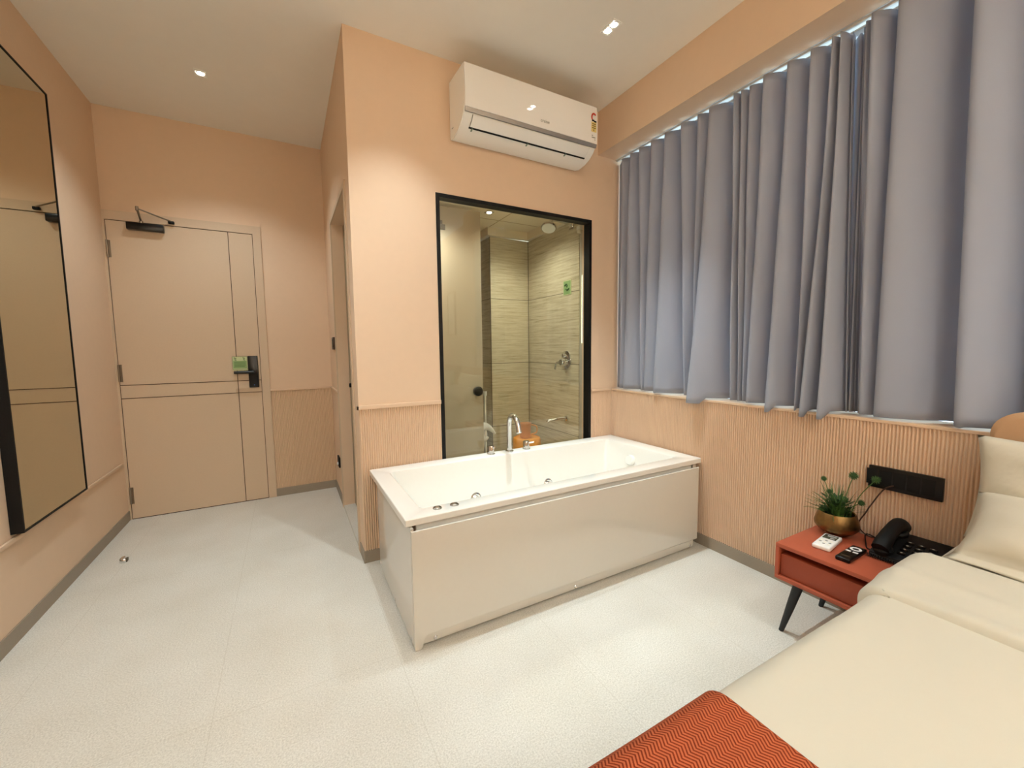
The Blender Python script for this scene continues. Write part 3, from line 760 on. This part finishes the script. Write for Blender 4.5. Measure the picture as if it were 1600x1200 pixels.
def curtain(name, label, edges, y_far, y_near, xc=2.19, ztop=2.531, zhem=.897, first=.02):
    """edges: list of (y at top, y at hem, amplitude top, amplitude hem, push out at hem) - crest of each fold on the room side, far to near"""
    rows = 44
    prof_rows = []
    for r in range(rows + 1):
        t = r / rows
        tt = t ** 1.15
        e = [(a + (b - a) * tt, (A + (B - A) * tt), push * max(0, (t - .25) / .75) ** 1.5) for a, b, A, B, push in edges]
        yf = y_far[0] + (y_far[1] - y_far[0]) * tt; yn = y_near[0] + (y_near[1] - y_near[0]) * tt
        ctrl = [Vector((xc + first, yf, 0))]
        for i, (y, a, p) in enumerate(e):
            nxt = e[i + 1][0] if i + 1 < len(e) else yn
            gap = y - nxt
            wob = .004 * math.sin(9 * t + i * 2.1)
            ctrl.append(Vector((xc - a * .55 - p, y + min(.012, gap * .08), 0)))
            ctrl.append(Vector((xc - a - p + wob, y, 0)))
            ctrl.append(Vector((xc - a * .86 - p * .9 + wob, y - gap * .18, 0)))
            ctrl.append(Vector((xc - a * .15 - p * .4, y - gap * .5, 0)))
            k = .62 + min(.45, max(0, gap - .11) * 6) if a > 0 else -.9
            ctrl.append(Vector((xc + a * k, y - gap * .78, 0)))
            ctrl.append(Vector((xc + a * k * 1.08, y - gap * .92, 0)))
        ctrl.append(Vector((xc, yn, 0)))
        prof_rows.append((spline(ctrl, 3), t))
    bm = BM(); grid = []
    for pr, t in prof_rows:
        row = []
        for k, p in enumerate(pr):
            hem = zhem - (.030 if p.x < 2.112 else .0) * 1.0
            sm = max(0, min(1, (2.128 - p.x) / .02)); hem = zhem - .034 * sm
            z = ztop - (ztop - hem) * t + (-.012 * max(0, (p.x - 2.18) / .05) if t < .03 else 0)
            row.append(bm.verts.new((p.x, p.y, z)))
        grid.append(row)
    for r0, r1 in zip(grid, grid[1:]):
        for i in range(len(r0) - 1): bm.faces.new((r0[i], r0[i + 1], r1[i + 1], r1[i]))
    o = obj(name, bm, M['curtain'], angle=180)
    sd = o.modifiers.new('thickness', 'SOLIDIFY'); sd.thickness = .0018; sd.offset = 0
    tag(o, label, 'curtain')
    return o
E1 = [(2.27, 2.268, .03, .03, 0), (2.183, 2.219, .04, .035, 0), (2.095, 2.060, .04, .03, 0), (1.990, 2.03, .045, .03, 0), (1.881, 1.915, .045, .05, .01), (1.757, 1.70, .045, .035, 0),
      (1.650, 1.648, .04, .03, .0), (1.571, 1.618, .045, .055, .055), (1.43, 1.395, .04, .04, .0), (1.395, 1.352, .035, .04, 0), (1.3525, 1.335, .03, .02, 0), (1.272, 1.29, .045, .045, .015),
      (1.162, 1.177, .045, .05, .035), (1.065, 1.05, .045, .045, .02), (.983, 1.015, .04, .045, .05), (.952, .938, .045, .05, .055)]
c1 = curtain('curtain', 'grey pleated blackout curtain on the far half of the window, beside the air conditioner', E1, (2.342, 2.342), (.925, .872))
E2 = [(.905, .878, -.05, -.065, 0), (.872, .85, .02, -.06, 0), (.843, .809, .045, .03, 0), (.753, .746, .05, .055, 0), (.545, .509, .06, .06, 0), (.345, .31, .06, .06, 0), (.18, .15, .05, .05, 0)]
c2 = curtain('curtain', 'grey pleated blackout curtain on the near half of the window, above the socket plate', E2, (.94, .91), (.02, .02), first=.055)

# ------------------------------------------------------------------ nightstand
NX0, NX1, NY0, NY1, NZ0, NZ1 = 1.738, 2.135, .475, .905, .235, .386
t = thing('nightstand', 'rust orange bedside table with one drawer and splayed black legs', 'nightstand', ((NX0 + NX1) / 2, (NY0 + NY1) / 2, 0))
th = .014
bm = BM()
box(bm, NX0, NX1, NY0, NY1, NZ1 - .016, NZ1, .0015); box(bm, NX0, NX1, NY0, NY1, NZ0, NZ0 + .016, .0015)
box(bm, NX0, NX1, NY1 - th, NY1, NZ0 + .016, NZ1 - .016, .001); box(bm, NX0, NX1, NY0, NY0 + th, NZ0 + .016, NZ1 - .016, .001)
box(bm, NX1 - .01, NX1, NY0 + th, NY1 - th, NZ0 + .016, NZ1 - .016)
obj('body', bm, M['rust'], t)
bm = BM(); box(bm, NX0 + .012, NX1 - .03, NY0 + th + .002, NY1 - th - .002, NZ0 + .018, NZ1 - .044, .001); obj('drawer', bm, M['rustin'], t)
for lx, ly, dx, dy in ((NX0 + .045, NY1 - .075, -.012, .055), (NX0 + .045, NY0 + .075, -.012, -.055), (NX1 - .05, NY1 - .075, .012, .055), (NX1 - .05, NY0 + .075, .012, -.055)):
    bm = BM(); tube(bm, [(lx, ly, NZ0 + .001), (lx + dx * .5, ly + dy * .5, NZ0 * .5), (lx + dx, ly + dy, .0)], [.019, .015, .0095], 16)
    for v in bm.verts: v.co.z = max(v.co.z, 0)
    obj('leg', bm, M['legm'], t)
NT = NZ1
# AC remote (white)
def on_table(name, label, cat, cx, cy, ang): return thing(name, label, cat, (cx, cy, NT), ang)
t = on_table('remote_control', 'white air conditioner remote with a grey screen on the bedside table', 'remote', 1.896, .79, .13)
bm = BM(); box(bm, -.076, .076, -.031, .031, 0, .018, .006, 3); obj('body', bm, M['wgloss'], t, world=False)
bm = BM(); box(bm, .016, .062, -.023, .023, .0178, .0188, .0004); obj('screen', bm, M['screen'], t, world=False)
bm = BM(); box(bm, .022, .034, -.016, -.002, .0187, .0191); box(bm, .04, .055, -.018, .012, .0187, .0191); obj('screen_digits', bm, M['gkeys'], t, world=False, smooth=False)
for i, (kx, ky) in enumerate([(x, y) for x in (-.045, -.027, -.009) for y in (-.016, 0, .016)]):
    bm = BM(); lathe(bm, [(.0052, 0), (.0046, .0012)], (kx, ky, .0178), n=12); obj('button', bm, M['gkeys'] if i % 2 else M['label_w'], t, world=False)
# TV remote (black)
t = on_table('remote_control', 'black television remote with white ring beside the white remote', 'remote', 1.866, .697, .03)
bm = BM(); box(bm, -.078, .078, -.024, .024, 0, .017, .006, 3); obj('body', bm, M['gloss_black'], t, world=False)
bm = BM()
ring = [(.040 + .0145 * math.cos(2 * PI * i / 24), .0145 * math.sin(2 * PI * i / 24), .0172) for i in range(25)]
tube(bm, ring, .0042, 8)
for v in bm.verts: v.co.z = .017 + (v.co.z - .0172) * .25
obj('navigation_ring', bm, M['wkeys'], t, world=False)
for kx, ky in ((.004, .011), (.004, -.011)):
    bm = BM(); box(bm, kx - .0055, kx + .0055, ky - .008, ky + .008, .0165, .0182, .0006); obj('white_button', bm, M['wkeys'], t, world=False)
for kx, ky in ((.062, .012), (.062, -.012), (.018, .0), (-.018, .008), (-.018, -.008), (-.034, .0)):
    bm = BM(); lathe(bm, [(.0035, 0), (.003, .001)], (kx, ky, .0168), n=10); obj('dark_button', bm, M['black'], t, world=False)
bm = BM(); box(bm, -.052, -.049, -.014, .014, .0168, .0173); obj('print_line', bm, mat('dim_print', (110, 90, 70), .6), t, world=False, smooth=False)

# planter
pc = (2.034, .818)
t = thing('potted_plant', 'green grass plant with globe flowers in a brass bowl on the bedside table', 'plant', (pc[0], pc[1], NT))
bm = BM(); lathe(bm, [(.0, 0), (.030, 0), (.034, .003), (.044, .010), (.066, .024), (.078, .040), (.079, .052), (.074, .072), (.066, .096), (.063, .100), (.060, .098), (.066, .07), (.060, .05)], (pc[0], pc[1], NT), n=40, cap=(True, False))
pot = obj('pot', bm, M['brass'], t, angle=60)
bm = BM(); lathe(bm, [(.0, .0), (.064, .0)], (pc[0], pc[1], NT + .075), n=28, cap=(False, False)); obj('soil', bm, M['soil'], t)
bm = BM()
for i in range(150):
    a = random.uniform(0, 2 * PI); r0 = random.uniform(0, .04); lean = random.uniform(.01, .085) * (1.6 if random.random() < .2 else 1)
    h = random.uniform(.07, .165) * (1 - .35 * (lean > .07)); w = random.uniform(.002, .004)
    bx_, by_ = pc[0] + r0 * math.cos(a), pc[1] + r0 * math.sin(a)
    a += random.uniform(-.5, .5)
    ca, sa = math.cos(a), math.sin(a)
    lim = 2.135
    pr = None
    for k in range(6):
        u = k / 5
        x = min(bx_ + ca * lean * u * u, lim); y = by_ + sa * lean * u * u; z = NT + .075 + h * (u - .25 * u * u * (lean / .08))
        ww = w * (1 - u * .92)
        v = (bm.verts.new((x - sa * ww, y + ca * ww, z)), bm.verts.new((x + sa * ww, y - ca * ww, z + .0008)))
        if pr: bm.faces.new((pr[0], pr[1], v[1], v[0]))
        pr = v
obj('grass_blades', bm, M['leaf'], t)
bm = BM()
for i in range(90):
    a = random.uniform(0, 2 * PI); r0 = random.uniform(.01, .05); z = NT + random.uniform(.085, .15)
    s = random.uniform(.010, .021); x, y = pc[0] + r0 * math.cos(a), pc[1] + r0 * math.sin(a)
    d = Vector((math.cos(a) * .8, math.sin(a) * .8, random.uniform(.2, 1))).normalized(); n_ = d.cross(Vector((0, 0, 1))).normalized()
    c0 = Vector((x, y, z))
    pts = [c0, c0 + d * s + n_ * s * .45 + Vector((0, 0, .002)), c0 + d * s * 2, c0 + d * s - n_ * s * .45 + Vector((0, 0, .002))]
    bm.faces.new([bm.verts.new(p) for p in pts])
obj('small_leaves', bm, M['leafd'], t)
def flower(dx, dy, hz, r):
    bm = BM(); b0 = Vector((pc[0] + dx * .35, pc[1] + dy * .35, NT + .08)); tip = Vector((pc[0] + dx, pc[1] + dy, hz))
    tube(bm, [b0, (b0 + tip) / 2 + Vector((dx * -.05, dy * -.1, .008)), tip], .0016, 6, 4); st = obj('flower_stem', bm, M['leaf'], t)
    bm = BM(); bmesh.ops.create_icosphere(bm, subdivisions=2, radius=r * .62, matrix=Matrix.Translation(tip))
    for v in list(bm.verts): pass
    fs = list(bm.faces)
    for f_ in fs:
        c_ = f_.calc_center_median(); n_ = (c_ - tip).normalized()
        q = [v.co.copy() for v in f_.verts]
        top = bm.verts.new(tip + n_ * r * random.uniform(.95, 1.2))
        base = [bm.verts.new(c_ + (p - c_) * .55) for p in q]
        for i in range(3): bm.faces.new((base[i], base[(i + 1) % 3], top))
    obj('flower_head', bm, M['flower'], st, angle=20)
flower(.005, .058, NT + .228, .0125); flower(-.01, .028, NT + .183, .012); flower(.01, -.046, NT + .268, .0185); flower(.045, -.108, NT + .262, .017); flower(-.02, -.03, NT + .165, .017); flower(.03, -.07, NT + .155, .014)

# telephone
t = thing('telephone', 'black corded desk telephone at the bed end of the bedside table', 'telephone', (2.03, .572, NT))
bm = BM(); prism(bm, [(1.93, NT + .002), (2.128, NT + .002), (2.128, NT + .062), (2.10, NT + .064), (1.94, NT + .024), (1.93, NT + .016)], 'y', .482, .668)
es = list(bm.edges); bmesh.ops.bevel(bm, geom=es, offset=.004, segments=2, affect='EDGES'); obj('base', bm, M['black'], t)
# handset along x at the far side
def slope(x): return NT + .024 + (x - 1.94) / .16 * .04
bm = BM()
pts = [(1.925, .632, slope(1.94) + .020), (1.955, .632, slope(1.955) + .036), (2.02, .632, slope(2.02) + .048), (2.085, .632, slope(2.085) + .040), (2.12, .632, slope(2.10) + .020)]
tube(bm, pts, [.027, .027, .024, .027, .027], 16, 5); 
hs = obj('handset', bm, M['black'], t)
for cx_ in (1.955, 2.09):
    bm = BM(); lathe(bm, [(.029, 0), (.030, .014), (.024, .02)], (cx_, .632, slope(cx_) - .002), (-.25, 0, 1), 20); obj('handset_rest', bm, M['black'], t)
for i in range(4):
    for j in range(3):
        x = 1.972 + i * .026; y = .585 - j * .032
        bm = BM(); box(bm, x - .008, x + .008, y - .011, y + .011, slope(x) - .003, slope(x) + .005, .002); k = obj('key', bm, M['gloss_black'], t)
        bm = BM(); box(bm, x - .003, x + .003, y - .003, y + .003, slope(x) + .0046, slope(x) + .0056); obj('key_print', bm, mat('key_print_%d%d' % (i, j), (190, 184, 170), .6), k, smooth=False)
bm = BM()
coil = []
for i in range(120):
    s = i / 119; x = 1.918 + .002 * math.sin(s * 3); y = .668 - s * .16; a = s * 2 * PI * 22
    coil.append((x + .0055 * math.cos(a), y, NT + .009 + .0055 * math.sin(a)))
tube(bm, coil, .0016, 6); obj('coiled_cord', bm, M['black'], t)
bm = BM(); tube(bm, [(2.08, .672, NT + .012), (2.088, .70, NT + .018), (2.09, .735, NT + .02), (2.03, .712, NT + .004), (1.985, .69, NT + .004), (1.99, .668, NT + .006)], .0024, 8, 6); obj('loop_cord', bm, M['black'], t)
bm = BM(); tube(bm, [(2.11, .66, NT + .02), (2.118, .70, NT + .008), (2.12, .745, NT + .006), (2.122, .775, NT + .04), (2.122, .752, NT + .10), (2.122, .738, NT + .135), (2.126, .70, NT + .215), (2.13, .67, NT + .24)], .0026, 8, 6); obj('line_cord', bm, M['brown'], t)

# socket plate
t = thing('socket_plate', 'long black socket plate on the ribbed wall above the bedside table', 'socket', (XR, .641, .602))
bm = BM(); box(bm, XR - .016, XR + .001, .529, .754, .602, .693, .002); obj('plate', bm, M['gloss_black'], t)
for k in range(5):
    bm = BM(); y = .55 + k * .043; box(bm, XR - .0175, XR - .015, y, y + .038, .615, .680, .0008); obj('module', bm, M['black'], t)

# switch plates on the partition
t = thing('switch_plate', 'brown wall switch beside the bathroom door above the rail', 'switch', (XC, 3.44, 1.2))
obj('plate', box(BM(), XC - .012, XC, 3.40, 3.53, 1.205, 1.30, .002), M['brown'], t)
obj('rocker', box(BM(), XC - .016, XC - .011, 3.42, 3.46, 1.22, 1.285, .002), M['gloss_black'], t)
t = thing('wall_socket', 'black wall socket low on the partition beside the bathroom door', 'socket', (XC, 3.44, .27))
obj('plate', box(BM(), XC - .012, XC, 3.42, 3.53, .275, .355, .002), M['black'], t)
bm = BM(); lathe(bm, [(.012, 0), (.011, .008)], (XC - .012, 3.475, .30), (-1, 0, 0), 14); obj('plug', bm, M['wplastic'], t)

# door hanger sign
t = thing('door_hanger', 'green card sign hanging by the black lever of the entrance door', 'sign', (-.315, YD - .04, 1.055))
obj('card', box(BM(), -.366, -.268, YD - .042, YD - .040, 1.052, 1.160), M['greenl'], t, smooth=False)
obj('printed_panel', box(BM(), -.361, -.273, YD - .0425, YD - .0418, 1.068, 1.126), M['green'], t, smooth=False)
for x in (-.345, -.289):
    bm = BM(); tube(bm, [(x - .008, YD - .043, 1.152), (x, YD - .043, 1.144), (x + .006, YD - .043, 1.148)], .003, 6); tube(bm, [(x - .006, YD - .043, 1.136), (x + .006, YD - .043, 1.132)], .003, 6); obj('leaf_mark', bm, M['greend'], t)
bm = BM()
for z in (1.114, 1.103, 1.092, 1.081): box(bm, -.353, -.281 - .006 * (z < 1.09), YD - .0431, YD - .0424, z, z + .0035)
obj('print_lines', bm, M['greend'], t, smooth=False)
bm = BM()
box(bm, -.366, -.268, YD - .0427, YD - .0421, 1.158, 1.160); box(bm, -.366, -.268, YD - .0427, YD - .0421, 1.060, 1.062); box(bm, -.366, -.364, YD - .0427, YD - .0421, 1.06, 1.16); box(bm, -.270, -.268, YD - .0427, YD - .0421, 1.06, 1.16)
obj('border', bm, M['greend'], t, smooth=False)

# door stopper
t = thing('door_stopper', 'small half-dome steel door stop on the floor near the mirror', 'door stop', (-.878, 3.06, 0))
bm = BM(); lathe(bm, [(.022, 0), (.022, .012), (.019, .022), (.012, .029), (.0, .031)], (-.878, 3.06, 0), n=24)
bmesh.ops.bisect_plane(bm, geom=list(bm.verts) + list(bm.edges) + list(bm.faces), plane_co=(-.872, 3.06, 0), plane_no=(1, .3, 0), clear_outer=True)
obj('dome', bm, M['chrome'], t)
bm = BM(); box(bm, -.872, -.862, 3.045, 3.075, 0, .02, .003); obj('rubber_pad', bm, M['trimdk'], t)

# ------------------------------------------------------------------ bed
BX0, BX1_, BY0, BYE, BZ = .10, 2.06, -1.53, .452, .552
t = thing('bed', 'double bed with white sheet and taupe rounded headboard at the right', 'bed', ((BX0 + BX1_) / 2, (BY0 + BYE) / 2, 0))
bm = BM(); box(bm, BX0 + .04, BX1_ - .01, BY0 + .04, BYE - .04, .06, .27, .01); obj('base', bm, M['headb'], t)
for x in (BX0 + .12, BX1_ - .15):
    for y in (BY0 + .12, BYE - .12):
        bm = BM(); lathe(bm, [(.022, 0), (.028, .065)], (x, y, 0), n=16); obj('leg', bm, M['legm'], t)
bm = BM()
L = []
for ins, z in ((.03, .272), (.005, .29), (0, .32), (0, BZ - .06), (.012, BZ - .025), (.03, BZ - .008), (.06, BZ - .002), (.2, BZ - .001)):
    L.append(rrect(BX0 + .03 + ins, BX1_ - ins, BY0 + .01 + ins, BYE - .006 - ins, .07, z))
loft(bm, L); obj('mattress', bm, M['sheet'], t, angle=60)
bm = BM()
L = []
hb0, hb1, hz0, hz1 = -1.50, .415, .12, .972
def hbl(ins, x):
    return [(x, a, b) for a, b, _ in rrect(hb0 + ins, hb1 - ins, hz0 + ins, hz1 - ins, .075, 0, 8)]
loft(bm, [hbl(.012, 2.066), hbl(0, 2.076), hbl(0, 2.12), hbl(.01, 2.132)]); obj('headboard', bm, M['headb'], t)

# draped cloth over the bed: x range, drop to z, thickness offset
def drape(x0, x1, off, zlow, nx, crease=0.0, head_round=True, foot_round=True, uv=False, y1=BYE, y0=BY0, bulge=None):
    rad = .06
    S = []      # arc along y : (y, z)
    top = BZ + off; ye = y1 + off; ys = y0 - off
    n = 10
    for i in range(8): S.append((ye, zlow + (top - rad - zlow) * i / 8))
    for i in range(n + 1):
        a = PI / 2 * i / n; S.append((ye - rad + rad * math.cos(a), top - rad + rad * math.sin(a)))
    m_ = 60
    for i in range(1, m_): S.append((ye - rad + (ys + rad - (ye - rad)) * i / m_, top))
    for i in range(n + 1):
        a = PI / 2 + PI / 2 * i / n; S.append((ys + rad + rad * math.cos(a), top - rad + rad * math.sin(a)))
    for i in range(1, 9): S.append((ys, top - rad - (top - rad - zlow) * i / 8))
    bm = BM(); uvl = bm.loops.layers.uv.new('UVMap')
    rows = []; arc = [0]
    for p, q in zip(S, S[1:]): arc.append(arc[-1] + math.hypot(p[0] - q[0], p[1] - q[1]))
    for i in range(nx + 1):
        u = i / nx; x = x0 + (x1 - x0) * u
        row = []
        for j, (y, z) in enumerate(S):
            dz = 0
            ex = .018
            if head_round: 
                d = x1 - x
                if d < ex: dz -= off * 1.0 * (1 - math.sqrt(max(0, 1 - (1 - d / ex) ** 2)))
            if foot_round:
                d = x - x0
                if d < ex: dz -= off * 1.0 * (1 - math.sqrt(max(0, 1 - (1 - d / ex) ** 2)))
            wr = crease * (math.sin(x * 7 + y * 3 + 1.3) * .5 + math.sin(x * 3.1 - y * 8.2) * .35 + math.sin(x * 17 + y * 5) * .2)
            bl = bulge(x, y) if bulge else 0
            if z >= top - 1e-6: row.append((x, y, z + dz + wr + bl))
            else:
                k = (top - z) / (top - zlow); row.append((x, y + (dz if y > 0 else -dz) + (wr * 2 * math.sin(k * PI) + .012 * k * math.sin(x * 9) * crease / .004) + bl * .3, z + dz * .4 + wr * (1 - k) + bl * (1 - k)))
        rows.append(row)
    def inner(r): return [(x, y - (.02 if y > ye - rad else (-.02 if y < ys + rad else 0)), z - off - .008) for x, y, z in r]
    if foot_round: rows = [inner(rows[0])] + rows; nx += 1
    if head_round: rows = rows + [inner(rows[-1])]; nx += 1
    V = [[bm.verts.new(p) for p in r] for r in rows]
    for i in range(nx):
        for j in range(len(S) - 1):
            f_ = bm.faces.new((V[i][j], V[i + 1][j], V[i + 1][j + 1], V[i][j + 1]))
            for lp, (a, b) in zip(f_.loops, ((i, j), (i + 1, j), (i + 1, j + 1), (i, j + 1))):
                lp[uvl].uv = (x0 + (x1 - x0) * a / nx, arc[b])
    return bm
t = thing('duvet', 'cream white duvet over the bed with its top edge folded back', 'duvet', (.85, -.5, BZ))
bm = drape(.13, 1.50, .010, .30, 60, .003, foot_round=False); obj('cover', bm, M['sheet'], t, angle=80)
bm = drape(1.30, 1.66, .024, .34, 44, .004, bulge=lambda x, y: .008 * math.exp(-((x - 1.33) / .03) ** 2) * min(1, max(0, (.40 - y) * 8)) + .005 * math.exp(-((x - 1.45) / .03) ** 2)); obj('turned_fold', bm, M['sheet'], t, angle=80)
bm = drape(.098, .664, .0175, .16, 60, .0015, head_round=False, foot_round=False); o = obj('bed_runner', bm, M['runner'], angle=80)
sd = o.modifiers.new('thickness', 'SOLIDIFY'); sd.thickness = .004; sd.offset = -1
tag(o, 'rust orange herringbone bed runner across the foot of the bed', 'bed runner')

# pillows -------------------------------------------------------------
def pillow(name, label, w, h, th, fl=1.0, group=None):
    n, m_ = 44, 32
    bm = BM()
    def P(u, v, s):
        ru, rv = abs(u), abs(v)
        uu, vv = ru, (rv if v > 0 else min(1, rv / fl))
        k = max(0, (1 - uu ** 3.2)) ** .55 * max(0, (1 - vv ** 3.2)) ** .55
        px = u * w / 2 * (1 - .035 * (1 - vv ** 2) * 0 - .05 * vv ** 2 * (1 - uu) * 0)
        ed = 1 - .03 * math.sin(PI * (v + 1) / 2) * (uu > .999)
        wr = .006 * math.sin(u * 7 + v * 4) * math.sin(v * 6 - u * 2.0) + .004 * math.sin(u * 13 + 2 * v)
        return Vector((u * w / 2 * (1 - .05 * (1 - rv ** 2)), v * h / 2 * (1 - .09 * (1 - ru ** 2)), s * (th / 2 * k + wr * k + (.002 if max(ru, rv) < .999 and fl < 1 else 0)) + (.012 * math.sin(u * 5) * max(0, -v - fl) / .2 if fl < 1 else 0)))
    F = [[bm.verts.new(P(-1 + 2 * i / n, -1 + 2 * j / m_, 1)) for j in range(m_ + 1)] for i in range(n + 1)]
    B = [[(F[i][j] if i in (0, n) or j in (0, m_) else bm.verts.new(P(-1 + 2 * i / n, -1 + 2 * j / m_, -1))) for j in range(m_ + 1)] for i in range(n + 1)]
    for G in (F, B):
        for i in range(n):
            for j in range(m_): bm.faces.new((G[i][j], G[i + 1][j], G[i + 1][j + 1], G[i][j + 1]))
    o = obj(name, bm, M['pillow'], world=False, angle=180)
    return tag(o, label, 'pillow', group)
def place(o, c, along, up):
    a = Vector(along).normalized(); u = Vector(up); u = (u - a * u.dot(a)).normalized(); n = a.cross(u)
    o.matrix_world = Matrix(((a.x, u.x, n.x, c[0]), (a.y, u.y, n.y, c[1]), (a.z, u.z, n.z, c[2]), (0, 0, 0, 1)))
PG = 'pillows on the bed'
p1 = pillow('pillow', 'white pillow standing upright against the taupe headboard', .78, .345, .12, group=PG)
place(p1, (1.985, .04, .724), (0, -1, 0), (.16, 0, 1))
p2 = pillow('pillow', 'white pillow leaning low in front of the upright pillow', .81, .32, .16, fl=.74, group=PG)
place(p2, (1.818, .0, .637), (0, -1, 0), (.86, 0, .50))
p3 = pillow('pillow', 'white pillow on the far side of the bed seen reflected in the bathroom glass', .78, .36, .12, group=PG)
place(p3, (1.985, -.95, .731), (0, -1, 0), (.16, 0, 1))

# picture on the bed wall, seen in the glass reflection
t = thing('picture_frame', 'pale framed picture on the bed wall mirrored in the bathroom glass', 'picture', (XR + .007, -.95, 1.38))
bm = BM(); y0, y1, z0, z1 = -1.10, -.80, 1.40, 2.02
for a in ((y0, y0 + .02, z0, z1), (y1 - .02, y1, z0, z1), (y0 + .02, y1 - .02, z0, z0 + .02), (y0 + .02, y1 - .02, z1 - .02, z1)): box(bm, XR - .018, XR + .007, *a)
obj('frame', bm, M['headb'], t, smooth=False)
obj('print', box(BM(), XR - .008, XR + .006, y0 + .02, y1 - .02, z0 + .02, z1 - .02), M['paper'], t, smooth=False)

# ------------------------------------------------------------------ world: daylight outside the window
w = bpy.data.worlds.new('World'); scene.world = w; w.use_nodes = True
nt = w.node_tree; nt.nodes.clear()
bg = nt.nodes.new('ShaderNodeBackground'); bg.inputs[0].default_value = (.62, .80, 1.0, 1); bg.inputs[1].default_value = 2.5
wo = nt.nodes.new('ShaderNodeOutputWorld'); nt.links.new(bg.outputs[0], wo.inputs[0])

# ------------------------------------------------------------------ camera
cd = bpy.data.cameras.new('camera'); cam = bpy.data.objects.new('camera', cd); COL.objects.link(cam)
cd.sensor_width = 36.0; cd.lens = 638.4 / 1600 * 36.0; cd.clip_start = .02
r = Vector((0.8757306633374047, -0.482670575704402, -0.011176790228434447)); u = Vector((0.05150327191532786, 0.07037675275237809, 0.9961900047952933)); f = Vector((0.4800450169230435, 0.8729697749757501, -0.08649019427740423))
cam.matrix_world = Matrix(((r.x, u.x, -f.x, 0), (r.y, u.y, -f.y, 0), (r.z, u.z, -f.z, 1.1979), (0, 0, 0, 1)))
scene.camera = cam
vs = scene.view_settings
scene.display_settings.display_device = 'sRGB'
vs.view_transform = 'Standard'; vs.look = 'None'; vs.gamma = 1.0; vs.use_curve_mapping = False
vs.exposure = 0.57
cy = scene.cycles
cy.max_bounces = 10; cy.diffuse_bounces = 6; cy.glossy_bounces = 5; cy.transparent_max_bounces = 12; cy.transmission_bounces = 6
cy.sample_clamp_indirect = 6.0
try: cy.use_denoising = True
except Exception: pass
